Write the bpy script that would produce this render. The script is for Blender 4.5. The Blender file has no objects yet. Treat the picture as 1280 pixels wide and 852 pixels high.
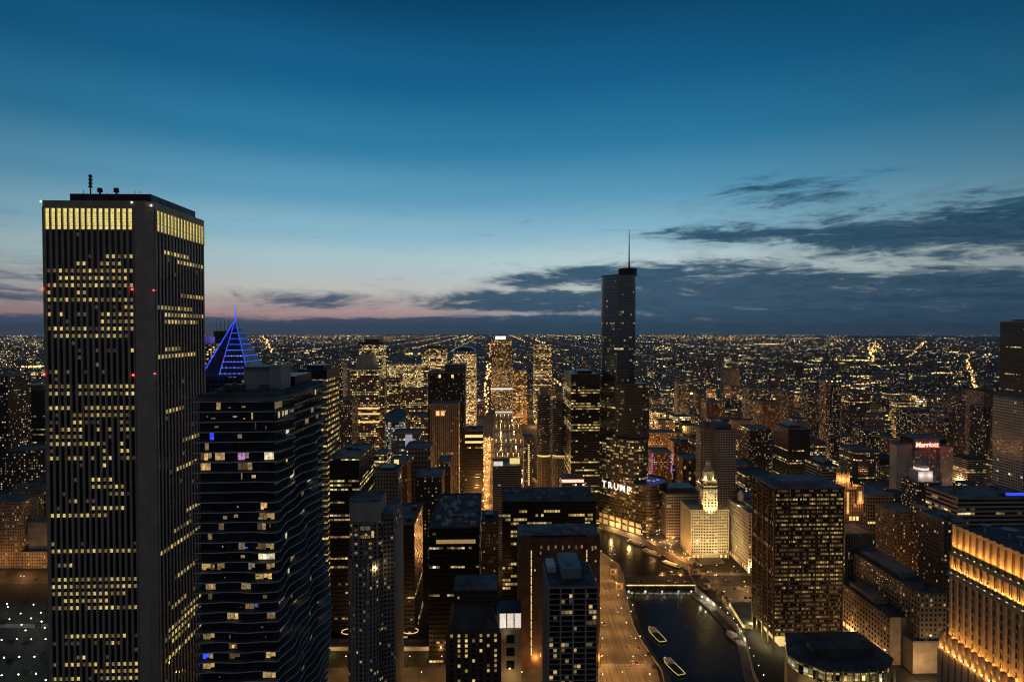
import bpy, math, random
from math import sin, cos, pi, atan, atan2, tan, sqrt, radians
from mathutils import Vector, Matrix
random.seed(11)
SC = bpy.context.scene
COL = SC.collection
# ------------------------------------------------------------------ camera model
CAM_H, FOC, PCX, PCY = 275.0, 740.0, 640.0, 426.0
PITCH = atan(15/740)
RZ = radians(1.8)                       # the street grid against the view axis

def ray(px, py):
    a = (px-PCX)/FOC; b = -(py-PCY)/FOC
    return (a, cos(PITCH)+b*sin(PITCH), -sin(PITCH)+b*cos(PITCH))
def at(px, py, Y):                      # point seen at a pixel, Y metres ahead
    d = ray(px, py); t = Y/d[1]
    return d[0]*t, CAM_H+d[2]*t
def gnd(px, py, z=0.0):                 # point of the ground seen at a pixel
    d = ray(px, py); t = (z-CAM_H)/d[2]
    return d[0]*t, d[1]*t
def proj(x, y, z):
    z -= CAM_H
    f = y*cos(PITCH)-z*sin(PITCH); u = y*sin(PITCH)+z*cos(PITCH)
    if f < 1: return (-9999, -9999)
    return PCX+FOC*x/f, PCY-FOC*u/f

# ------------------------------------------------------------------ mesh building
class MB:
    def __init__(s): s.v=[]; s.f=[]; s.uv=[]; s.m=[]
    def quad(s, a, b, c, d, uv=None, m=0):
        i=len(s.v); s.v += [a,b,c,d]; s.f.append((i,i+1,i+2,i+3))
        s.uv.append(uv or ((0,0),(1,0),(1,1),(0,1))); s.m.append(m)
    def poly(s, pts, m=0):
        i=len(s.v); s.v += list(pts); s.f.append(tuple(range(i,i+len(pts))))
        s.uv.append([(p[0]*.2,p[1]*.2) for p in pts]); s.m.append(m)
    def prism(s, pts, z0, z1, cw=1.0, ch=1.0, m=0, mt=None, top=True, bottom=False, u0=0.0, pts1=None):
        """pts counter-clockwise outline (seen from above); pts1 an optional outline at the top; shared vertices = one island"""
        n=len(pts); b=len(s.v); q=pts1 or pts
        s.v += [(p[0],p[1],z0) for p in pts]+[(p[0],p[1],z1) for p in q]
        u=u0
        for i in range(n):
            j=(i+1)%n
            L=math.hypot(pts[j][0]-pts[i][0], pts[j][1]-pts[i][1])
            nu=max(1,round(L/cw)) if L>cw*1.5 else L/cw
            s.f.append((b+i,b+j,b+n+j,b+n+i)); s.m.append(m)
            s.uv.append(((u,z0/ch),(u+nu,z0/ch),(u+nu,z1/ch),(u,z1/ch)))
            u += nu
        if top:
            s.f.append(tuple(range(b+n,b+2*n))); s.m.append(m if mt is None else mt); s.uv.append([(.02,.02)]*n)
        if bottom:
            s.f.append(tuple(range(b+n-1,b-1,-1))); s.m.append(m if mt is None else mt); s.uv.append([(.02,.02)]*n)
    def box(s, x0,x1,y0,y1,z0,z1, cw=1.0, ch=1.0, m=0, mt=None, bottom=True):
        s.prism([(x0,y0),(x1,y0),(x1,y1),(x0,y1)], z0,z1,cw,ch,m,mt,True,bottom)
    def obox(s, o, ang, u0,u1,d0,d1,z0,z1,m=0):
        """box on a wall: u along the wall, d outward, z up"""
        t=(cos(ang),sin(ang)); n=(sin(ang),-cos(ang))
        def p(u,d): return (o[0]+t[0]*u+n[0]*d, o[1]+t[1]*u+n[1]*d)
        s.prism([p(u0,d1),p(u1,d1),p(u1,d0),p(u0,d0)], z0,z1,1,1,m,None,True,True)
    def cyl(s, x,y,r,z0,z1,n=12,r1=None,m=0,cw=1.0,ch=1.0,top=True,bottom=False):
        r1=r if r1 is None else r1
        a=[(x+r*cos(2*pi*i/n),y+r*sin(2*pi*i/n)) for i in range(n)]
        c=[(x+r1*cos(2*pi*i/n),y+r1*sin(2*pi*i/n)) for i in range(n)]
        s.prism(a,z0,z1,cw,ch,m,None,top and r1>1e-4,bottom,0.0,c)
    def octa(s, x,y,z,r,m=0):
        b=len(s.v)
        s.v += [(x+r,y,z),(x-r,y,z),(x,y+r,z),(x,y-r,z),(x,y,z+r),(x,y,z-r)]
        for t in ((0,2,4),(2,1,4),(1,3,4),(3,0,4),(2,0,5),(1,2,5),(3,1,5),(0,3,5)):
            s.f.append(tuple(b+k for k in t)); s.m.append(m); s.uv.append(((0,0),(1,0),(0,1)))
    def bar(s, p, q, r, m=0, n=5):
        p=Vector(p); q=Vector(q); d=(q-p).normalized()
        a=d.orthogonal().normalized(); c=d.cross(a); b=len(s.v)
        for P_ in (p,q):
            for i in range(n):
                w=P_+r*(a*cos(2*pi*i/n)+c*sin(2*pi*i/n)); s.v.append(tuple(w))
        for i in range(n):
            j=(i+1)%n; s.f.append((b+i,b+j,b+n+j,b+n+i)); s.m.append(m); s.uv.append(((0,0),(1,0),(1,1),(0,1)))
        s.f.append(tuple(range(b+n-1,b-1,-1))); s.m.append(m); s.uv.append([(0,0)]*n)
        s.f.append(tuple(range(b+n,b+2*n))); s.m.append(m); s.uv.append([(0,0)]*n)
    def mesh(s, name, mats):
        me=bpy.data.meshes.new(name); me.from_pydata(s.v,[],s.f)
        if not isinstance(mats,(list,tuple)): mats=[mats]
        for m in mats: me.materials.append(m)
        me.polygons.foreach_set('material_index', s.m)
        uvl=me.uv_layers.new(name='UVMap')
        flat=[]
        for t in s.uv:
            for p in t: flat += [p[0],p[1]]
        uvl.data.foreach_set('uv', flat)
        me.update(); return me
    def build(s, name, mats, parent=None, **k):
        o=bpy.data.objects.new(name, s.mesh(name,mats)); COL.objects.link(o)
        if parent is not None: o.parent=parent
        for a,b in k.items(): o[a]=b
        return o

def tag(o, label, cat, group=None):
    o['label']=label; o['category']=cat
    if group: o['group']=group
    return o
def thing(name, label, cat, loc=(0,0,0), rz=0.0, group=None):
    o=bpy.data.objects.new(name,None); COL.objects.link(o)
    o.location=loc; o.rotation_euler=(0,0,rz); o.empty_display_size=1
    return tag(o,label,cat,group)
def copy_tree(o, parent=None):
    c=o.copy(); COL.objects.link(c)
    if parent is not None: c.parent=parent
    for ch in list(o.children): copy_tree(ch,c)
    return c
def lamp(loc, power, col=(1,.55,.2), size=.6, name='lamp_light', spot=None, aim=None, parent=None):
    L=bpy.data.lights.new(name,'SPOT' if spot else 'POINT'); L.energy=power; L.color=col; L.shadow_soft_size=size
    if spot: L.spot_size=radians(spot); L.spot_blend=.6
    o=bpy.data.objects.new(name,L); COL.objects.link(o); o.location=loc
    if aim is not None:
        o.rotation_euler=(Vector(aim)-Vector(loc)).to_track_quat('-Z','Y').to_euler()
    if parent is not None: o.parent=parent
    return o

# ------------------------------------------------------------------ node helper
class NT:
    def __init__(s, nt): s.nt=nt; nt.nodes.clear()
    def n(s, t, **k):
        o=s.nt.nodes.new(t)
        for a,b in k.items(): setattr(o,a,b)
        return o
    def set(s, sock, v):
        if isinstance(v,X): s.nt.links.new(v.s, sock)
        elif hasattr(v,'is_linked'): s.nt.links.new(v, sock)
        else: sock.default_value=v
    def math(s, op, *a, clamp=False):
        o=s.n('ShaderNodeMath',operation=op); o.use_clamp=clamp
        for i,v in enumerate(a): s.set(o.inputs[i],v)
        return X(s,o.outputs[0])
    def smooth(s, v, a, b, to0=0.0, to1=1.0):
        o=s.n('ShaderNodeMapRange',interpolation_type='SMOOTHSTEP'); o.clamp=True
        for i,q in enumerate((v,a,b,to0,to1)): s.set(o.inputs[i],q)
        return X(s,o.outputs[0])
    def gauss(s, v, c, sg):
        d=(v-c)/sg if isinstance(v,X) else None
        return s.math('POWER', 2.71828, d*d*-0.5)
    def vec(s, x,y,z):
        o=s.n('ShaderNodeCombineXYZ')
        for i,q in enumerate((x,y,z)): s.set(o.inputs[i],q)
        return X(s,o.outputs[0])
    def mix(s, f, a, b, blend='MIX'):
        o=s.n('ShaderNodeMix',data_type='RGBA',blend_type=blend)
        s.set(o.inputs[0],f)
        for k,v in ((6,a),(7,b)):
            s.set(o.inputs[k], v if not isinstance(v,tuple) else (*v[:3],1))
        return X(s,o.outputs[2])
    def white(s, x,y,z):
        o=s.n('ShaderNodeTexWhiteNoise',noise_dimensions='3D'); s.set(o.inputs['Vector'],s.vec(x,y,z))
        return X(s,o.outputs['Value']), X(s,o.outputs['Color'])
    def noise(s, v, scale, detail=4, rough=.55):
        o=s.n('ShaderNodeTexNoise'); s.set(o.inputs['Vector'],v)
        o.inputs['Scale'].default_value=scale; o.inputs['Detail'].default_value=detail; o.inputs['Roughness'].default_value=rough
        return X(s,o.outputs[0])
    def sep(s, v):
        o=s.n('ShaderNodeSeparateXYZ'); s.set(o.inputs[0],v); return [X(s,q) for q in o.outputs]
class X:
    def __init__(s,t,sock): s.t=t; s.s=sock
    def __add__(s,o): return s.t.math('ADD',s,o)
    __radd__=__add__
    def __mul__(s,o): return s.t.math('MULTIPLY',s,o)
    __rmul__=__mul__
    def __sub__(s,o): return s.t.math('SUBTRACT',s,o)
    def __rsub__(s,o): return s.t.math('SUBTRACT',o,s)
    def __truediv__(s,o): return s.t.math('DIVIDE',s,o)
    def lt(s,o): return s.t.math('LESS_THAN',s,o)
    def gt(s,o): return s.t.math('GREATER_THAN',s,o)
    def fl(s): return s.t.math('FLOOR',s)
    def fr(s): return s.t.math('FRACT',s)
    def mx(s,o): return s.t.math('MAXIMUM',s,o)
    def mn(s,o): return s.t.math('MINIMUM',s,o)
    def pw(s,o): return s.t.math('POWER',s,o)

def newmat(name):
    m=bpy.data.materials.new(name); m.use_nodes=True
    t=NT(m.node_tree); out=t.n('ShaderNodeOutputMaterial'); b=t.n('ShaderNodeBsdfPrincipled')
    m.node_tree.links.new(b.outputs[0],out.inputs[0])
    return m,t,b
def solid(name, col, rough=.7, metal=0.0, var=.25, scale=.15, spec=.5, bump=0):
    """plain surface with a little procedural soiling"""
    m,t,b=newmat(name)
    tc=t.n('ShaderNodeTexCoord')
    no=t.noise(tc.outputs['Object'],scale,5)
    k=t.smooth(no,.3,.7,1-var,1+var)
    c=t.n('ShaderNodeMix',data_type='RGBA',blend_type='MULTIPLY'); c.inputs[0].default_value=1
    c.inputs[6].default_value=(*col,1); t.set(c.inputs[7],t.vec(k,k,k))
    t.nt.links.new(c.outputs[2],b.inputs['Base Color'])
    t.set(b.inputs['Roughness'],t.smooth(no,.2,.8,min(1,rough+.08),max(.02,rough-.08)))
    b.inputs['Metallic'].default_value=metal; b.inputs['Specular IOR Level'].default_value=spec
    return m
def warm(c):
    return (c[0],c[1]*.95,c[2]*.80) if c[0]==1 and .08<=c[2]<=.55 and c[1]>.4 else c
def glow(name, c1, c2, s0, s1, sample=False, pw=1.0):
    c1,c2=warm(c1),warm(c2)
    """something that gives off light; brightness differs from piece to piece"""
    m,t,b=newmat(name)
    oi=t.n('ShaderNodeObjectInfo'); g=t.n('ShaderNodeNewGeometry')
    r=(X(t,oi.outputs['Random'])+X(t,g.outputs['Random Per Island'])).fr()
    r2=(r*17.31).fr()
    tc=t.n('ShaderNodeTexCoord')
    nz=t.noise(tc.outputs['Object'],1.5,2)
    col=t.mix(r2,c1,c2)
    b.inputs['Base Color'].default_value=(.55,.5,.4,1); b.inputs['Roughness'].default_value=.5
    t.set(b.inputs['Emission Color'],col)
    st=r.pw(pw)*(s1-s0)+s0
    t.set(b.inputs['Emission Strength'],st*t.smooth(nz,.3,.7,.45,1.3))
    m.cycles.emission_sampling='AUTO' if sample else 'NONE'
    return m
def facade_mat(name, wall, glass=(.012,.016,.022), wu=.6, wv=.55, lit=.12, row=.0, grp=1.0, rowlit=.8, c1=(1,.62,.22), c2=(1,.8,.45), s=.8, rough=.75, metal=0, vo=0.0, tail=2.0):
    """wall with a grid of windows (one UV unit = one window bay); some rooms have their lights on"""
    c1,c2=warm(c1),warm(c2)
    m,t,b=newmat(name)
    tc=t.n('ShaderNodeTexCoord'); oi=t.n('ShaderNodeObjectInfo'); g=t.n('ShaderNodeNewGeometry')
    u,v,_=t.sep(tc.outputs['UV'])
    seed=(X(t,oi.outputs['Random'])+X(t,g.outputs['Random Per Island'])).fr()*91.7
    cu,cv=u.fl(),v.fl(); fu,fv=u.fr(),v.fr()
    a=t.math('ABSOLUTE',fu-.5).lt(wu/2); c=t.math('ABSOLUTE',fv-(.5+vo)).lt(wv/2)
    nrm=t.sep(g.outputs['Normal'])[2]
    mask=a*c*t.math('ABSOLUTE',nrm).lt(.5)
    r1,rc=t.white(cu,cv,seed)
    rr,gg,bb=t.sep(rc)
    r0,_=t.white(cv,seed,3.3)
    rg,_=t.white((cu/grp).fl() if grp>1 else cu, cv, seed+7.7)
    dens,_=t.white(seed,1.7,2.2)
    p=lit*(dens*1.2+.55)
    p=p+r0.lt(row)*rowlit
    on=(rg*.65+r1*.35).lt(p) if grp>1 else r1.lt(p)
    br=(gg.pw(tail)*.9+.10)*(s*2.1)
    nz=t.noise(t.vec(u*2.3,v*2.3,seed),1.0,2)
    bl=(fv-.5).lt(rr*1.6-.75)          # a blind is part-way down in some rooms
    em=on*mask*br*t.smooth(nz,.3,.7,.55,1.25)*(bl*.7+.3)
    dirt=t.noise(tc.outputs['Object'],.03,5)
    k=t.smooth(dirt,.3,.7,.78,1.18)
    wc=t.mix(1.0,wall,(1,1,1)); 
    wm=t.n('ShaderNodeMix',data_type='RGBA',blend_type='MULTIPLY'); wm.inputs[0].default_value=1
    wm.inputs[6].default_value=(*wall,1); t.set(wm.inputs[7],t.vec(k,k,k))
    room=t.mix((on*t.smooth(br,.02,.5)).mn(1.0),glass,(.55,.5,.4))   # paler base colour painted in where a room is lit, guiding the denoiser
    t.set(b.inputs['Base Color'],t.mix(mask,X(t,wm.outputs[2]),room))
    t.set(b.inputs['Roughness'],t.smooth(mask,0,1,rough,.12))
    b.inputs['Metallic'].default_value=metal
    wcol=t.mix(bb,c1,c2); t.set(b.inputs['Emission Color'],t.mix((gg*31.7).fr().gt(.9),wcol,(.85,.95,.85)))
    t.set(b.inputs['Emission Strength'],em)
    m.cycles.emission_sampling='NONE'
    return m
# ------------------------------------------------------------------ sky, ground, river
def srgb(r,g,b): return tuple(((c/255+.055)/1.055)**2.4 if c>10 else c/255/12.92 for c in (r,g,b))
W=bpy.data.worlds.new('World'); SC.world=W; W.use_nodes=True
t=NT(W.node_tree); out=t.n('ShaderNodeOutputWorld'); bg=t.n('ShaderNodeBackground')
t.nt.links.new(bg.outputs[0],out.inputs[0])
tc=t.n('ShaderNodeTexCoord'); dx,dy,dz=t.sep(tc.outputs['Generated'])
el=t.math('ARCSINE',dz)*57.2958
az=t.math('ARCTAN2',dx,dy)*57.2958
ramp=t.n('ShaderNodeValToRGB'); ramp.color_ramp.interpolation='EASE'
stops=[(-6,(26,38,48)),(0,(132,112,124)),(1.3,(176,144,146)),(2.5,(186,172,166)),(3.6,(190,192,188)),(6.4,(170,197,203)),(9,(136,182,202)),(12.5,(92,154,186)),(17,(46,122,162)),(22.5,(22,95,138)),(29,(10,66,104)),(45,(5,40,70)),(90,(3,24,46))]
cr=ramp.color_ramp
while len(cr.elements)<len(stops): cr.elements.new(.5)
for e,(d,c) in zip(cr.elements,stops):
    e.position=(d+10)/100; e.color=(*srgb(*c),1)
t.set(ramp.inputs[0],(el+10)/100)
c0=X(t,ramp.outputs[0])
# the afterglow is strongest left of the middle and fades to both sides and behind
ab=t.math('ABSOLUTE',az+4)
fall=t.smooth(ab,12,66,1.0,.42)*t.smooth(ab,70,170,1.0,.9)
cool=t.smooth(az,-16,14)
coolcol=t.n('ShaderNodeValToRGB'); cc=coolcol.color_ramp
st2=[(-6,(22,36,46)),(0,(130,140,150)),(3,(196,200,196)),(6.5,(186,208,210)),(9,(138,184,204)),(12.5,(92,154,186)),(17,(46,122,162)),(22.5,(22,95,138)),(29,(10,66,104)),(45,(5,40,70)),(90,(3,24,46))]
while len(cc.elements)<len(st2): cc.elements.new(.5)
for e,(d,c) in zip(cc.elements,st2):
    e.position=(d+10)/100; e.color=(*srgb(*c),1)
t.set(coolcol.inputs[0],(el+10)/100)
c1=t.mix(cool,c0,X(t,coolcol.outputs[0]))
cl=t.n('ShaderNodeMix',data_type='RGBA',blend_type='MULTIPLY'); cl.inputs[0].default_value=1
t.set(cl.inputs[6],c1); t.set(cl.inputs[7],t.vec(fall,fall,fall)); sky=X(t,cl.outputs[2])
# clouds, streaky along the horizon
wv=t.n('ShaderNodeTexNoise'); t.set(wv.inputs['Vector'],t.vec(az*.10,el*.5,7.0)); wv.inputs['Scale'].default_value=1; wv.inputs['Detail'].default_value=3
wr,wg,wb=t.sep(wv.outputs['Color'])
ax=az+(wr-.5)*9.0; ey=el+(wg-.5)*2.2
n1=t.noise(t.vec(ax*.13,ey*.75,0.0),1.0,9,.62); n2=t.noise(t.vec(ax*.42+9,ey*2.3,3.0),1.0,8,.65)
nn=n1*.62+n2*.38
bankT=t.smooth(az,-18,8,1.4,6.2)+t.smooth(az,19,30)*(-1.3)
bank=t.smooth(el-bankT,1.5,-1.5)*t.smooth(az,-24,0)
up=t.gauss(el,t.smooth(az,10,34,8.9,7.6),t.smooth(az,18,38,.8,2.0))*t.smooth(az,5,18)*t.smooth(az,12,36,.74,.98)
wisp=t.gauss(el,11.8,1.4)*t.gauss(az,25,6)*.64
lf=t.gauss(el,2.7,.7)*t.gauss(az,-18,8)*.72
lf2=t.gauss(el,3.4,1.6)*t.smooth(az,-34,-38)*.7
low=t.smooth(el,1.7,.5)*1.0
gap=t.gauss(el,1.5,.22)*t.gauss(az,-1,8)*.62+t.gauss(el,3.9,.3)*t.gauss(az,5,5)*.6
bias=bank.mx(up).mx(wisp).mx(lf).mx(lf2).mx(low)-gap
dens=t.smooth(nn*2.5+bias*.85,1.50,2.0)
thin=t.smooth(nn*2.5+bias*.85,1.34,1.7)*.22*t.smooth(el,15,9)
ccol=t.mix(t.smooth(az,-24,4),srgb(72,80,106),srgb(29,69,97))
ccol=t.mix(t.smooth(az,10,40),ccol,srgb(18,55,80))
ccol=t.mix(t.smooth(n2,.35,.65)*.35,ccol,srgb(58,100,126))
ccol=t.mix(t.smooth(el,2.2,.2)*.5,ccol,srgb(40,66,90))
fin=t.mix(dens.mx(thin)*.95,sky,ccol)
below=t.smooth(el,-.3,-2)
rear=t.smooth(t.math('ABSOLUTE',az),62,115)*t.smooth(el,75,35)
fin=t.mix(rear,fin,srgb(72,72,79))
fin=t.mix(below,fin,srgb(18,26,34))
t.set(bg.inputs[0],fin); bg.inputs[1].default_value=1.0

# ------------------------------------------------------------------ materials
M={}
M['roof']=solid('roof_membrane',(.2,.22,.235),.75,var=.35,scale=.08)
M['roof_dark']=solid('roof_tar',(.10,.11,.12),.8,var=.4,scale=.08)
M['concrete']=solid('concrete',(.36,.34,.31),.8,var=.2)
M['pale_concrete']=solid('pale_concrete',(.5,.48,.44),.75,var=.15)
M['steel']=solid('painted_steel',(.12,.125,.13),.45,metal=.6)
M['dark_steel']=solid('dark_steel',(.03,.028,.027),.4,metal=.3)
M['bronze']=solid('bronze_cladding',(.17,.11,.06),.45,metal=.3)
M['glass']=solid('dark_glass',(.010,.013,.017),.08,var=.2,spec=.6)
M['glass_blue']=solid('blue_glass',(.10,.14,.18),.1,metal=.75,var=.5,scale=.4,spec=.8)
M['granite']=solid('white_granite',(.52,.46,.38),.6,var=.12)  # white stone, its colour tinted warm to imitate city glow from below
M['terracotta']=solid('cream_terracotta',(.70,.64,.5),.6,var=.12)
M['limestone']=solid('limestone',(.42,.35,.25),.75,var=.18)
M['brick']=solid('brown_brick',(.17,.105,.07),.85,var=.25)
M['asphalt']=solid('asphalt',(.05,.049,.047),.75,var=.35,scale=.05)
M['pavement']=solid('pavement_stone',(.2,.185,.165),.8,var=.2)
M['paint']=solid('road_paint',(.38,.36,.32),.6,var=.1)
M['grass']=solid('lawn_grass',(.024,.032,.012),.9,var=.35,scale=.3)
M['bark']=solid('bark',(.05,.038,.028),.9)
M['twig']=solid('dry_leaves',(.055,.045,.028),.9)
M['white_paint']=solid('white_paint',(.72,.72,.7),.45,var=.1)
M['dark_paint']=solid('dark_paint',(.03,.034,.045),.35)
M['red_paint']=solid('red_paint',(.3,.02,.015),.35)
M['silver_paint']=solid('silver_paint',(.4,.4,.42),.35,metal=.4)
M['tyre']=solid('tyre_rubber',(.015,.015,.015),.85)
m,t,b=newmat('concrete_road')
tc=t.n('ShaderNodeTexCoord'); ox,oy,oz=t.sep(tc.outputs['Object'])
lane=t.noise(t.vec(ox*.55-oy*.0,oy*.012,0.0),1.0,5,.6); blot=t.noise(t.vec(ox*.07,oy*.05,2.0),1.0,5,.6)
jt=((oy*.16).fr()).lt(.03)
k=t.smooth(lane,.32,.68,.62,1.25)*t.smooth(blot,.3,.7,.8,1.15)*(jt*-.25+1.0)
wm=t.n('ShaderNodeMix',data_type='RGBA',blend_type='MULTIPLY'); wm.inputs[0].default_value=1
wm.inputs[6].default_value=(.18,.16,.135,1); t.set(wm.inputs[7],t.vec(k,k,k)); t.nt.links.new(wm.outputs[2],b.inputs['Base Color']); b.inputs['Roughness'].default_value=.75
M['concrete_road']=m
M['ground']=solid('city_ground',(.030,.031,.032),.9,var=.6,scale=.004)
M['red_stone']=solid('limestone_tower',(.36,.3,.24),.8)
M['win_office']=glow('office_light',(1,.72,.22),(1,.82,.36),.08,.9,pw=1.0)
M['win_home']=glow('room_light',(1,.6,.2),(1,.76,.36),.06,.8,pw=1.4)
M['win_cool']=glow('cool_room_light',(.9,.95,.75),(1,.85,.5),.3,1.0)
M['lantern']=glow('crown_light',(1,.84,.28),(1,.9,.36),.75,.95)
M['bulb']=glow('lamp_bulb',(1,.66,.28),(1,.75,.4),6,10)
M['bulb_white']=glow('white_lamp_bulb',(.92,.96,1),(1,.97,.9),9,14)
M['neon_red']=glow('red_sign_light',(1,.03,.02),(1,.05,.03),.10,.16)
M['sign_white']=glow('white_sign_light',(1,.95,.88),(1,.97,.9),1.3,1.5)
M['sign_pink']=glow('pink_sign_light',(1,.42,.38),(1,.55,.5),2.0,2.4)
M['blue_led']=glow('blue_led',(.02,.06,1),(.06,.14,1),.6,1.7)
M['blue_soft']=glow('blue_lit_panel',(.02,.03,.55),(.03,.05,.7),.35,.5)
M['purple_led']=glow('purple_led',(.25,.08,1),(.3,.12,1),.9,1.3)
M['beacon']=glow('red_beacon',(1,.03,.03),(1,.06,.05),5,8)
M['lower_deck']=glow('lower_deck_lamp',(1,.95,.85),(1,.9,.75),12,16,True)
M['arcade']=glow('arcade_light',(1,.55,.14),(1,.66,.24),.3,.6)
M['strip']=glow('yellow_light_strip',(1,.8,.3),(1,.82,.36),.9,1.2)
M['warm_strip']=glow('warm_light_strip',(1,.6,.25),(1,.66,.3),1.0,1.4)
M['lobby']=glow('lobby_light',(1,.7,.26),(1,.78,.34),.45,.65)
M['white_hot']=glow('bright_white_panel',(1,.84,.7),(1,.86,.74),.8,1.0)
M['head']=glow('headlight',(1,.95,.85),(1,.9,.75),4,6)
M['tail']=glow('taillight',(1,.05,.03),(1,.07,.04),2,3)

# water: dark, glossy, rippled
m,t,b=newmat('river_water')
b.inputs['Base Color'].default_value=(.008,.009,.009,1); b.inputs['Roughness'].default_value=.2; b.inputs['IOR'].default_value=1.33; b.inputs['Specular IOR Level'].default_value=.4
tc=t.n('ShaderNodeTexCoord')
mp=t.n('ShaderNodeMapping'); mp.inputs['Scale'].default_value=(.5,.28,1); t.nt.links.new(tc.outputs['Object'],mp.inputs[0])
a=t.noise(mp.outputs[0],1.0,4,.6); c=t.noise(mp.outputs[0],.16,3)
bp=t.n('ShaderNodeBump'); bp.inputs['Strength'].default_value=.8; bp.inputs['Distance'].default_value=.35
t.set(bp.inputs['Height'],a*.6+c*.9); t.nt.links.new(bp.outputs[0],b.inputs['Normal'])
M['water']=m

# ------------------------------------------------------------------ terrain, one sheet on each side of the river
RV=-6.0
NB=[(150,150),(168,300),(186,420),(194,471),(207,520),(208,545),(203,585),(196,622),(199,650),(205,684),(166,782),(122,832),(70,950),(38,1100),(30,1300),(26,1500),(22,1750),(14,2050)]
SB=[(60,150),(92,300),(114,420),(121,471),(114,520),(113,545),(116,585),(120,622),(124,650),(125,684),(88,782),(44,832),(0,950),(-34,1100),(-38,1300),(-48,1500),(-52,1750),(-58,2050)]
R=29500.0
g=MB()
def edge(y): return sqrt(max(0,R*R-y*y))
ys=[p[1] for p in NB]
g.quad((-R,-2000,0),(R,-2000,0),(edge(150),150,0),(-edge(150),150,0))
for i in range(len(NB)-1):
    y0,y1=ys[i],ys[i+1]
    g.quad((-edge(y0),y0,0),(SB[i][0],y0,0),(SB[i+1][0],y1,0),(-edge(y1),y1,0))
    g.quad((NB[i][0],y0,0),(edge(y0),y0,0),(edge(y1),y1,0),(NB[i+1][0],y1,0))
far=[ys[-1],4000,8000,13000,18000,23000,26500,28500,29300,29499]
for a_,b_ in zip(far,far[1:]):
    g.quad((-edge(a_),a_,0),(edge(a_),a_,0),(edge(b_),b_,0),(-edge(b_),b_,0))
gr=g.build('ground',M['ground']); gr['kind']='structure'
g=MB()
for i in range(len(NB)-1):
    y0,y1=ys[i],ys[i+1]
    g.quad((SB[i][0]-2,y0,RV),(NB[i][0]+2,y0,RV),(NB[i+1][0]+2,y1,RV),(SB[i+1][0]-2,y1,RV))
o=g.build('river',M['water']); o['kind']='structure'
g=MB()
for i in range(len(NB)-1):
    for BK,sgn in ((NB,1),(SB,-1)):
        (xa,ya),(xb,yb)=BK[i],BK[i+1]
        g.quad((xa,ya,RV-.5),(xb,yb,RV-.5),(xb,yb,.0),(xa,ya,.0))
        p_=[(xa,ya),(xb,yb),(xb+sgn*.7,yb),(xa+sgn*.7,ya)]
        g.prism(p_[::-1] if sgn>0 else p_,.0,1.0,1,1)
o=g.build('embankment',M['concrete']); o['kind']='structure'
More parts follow.
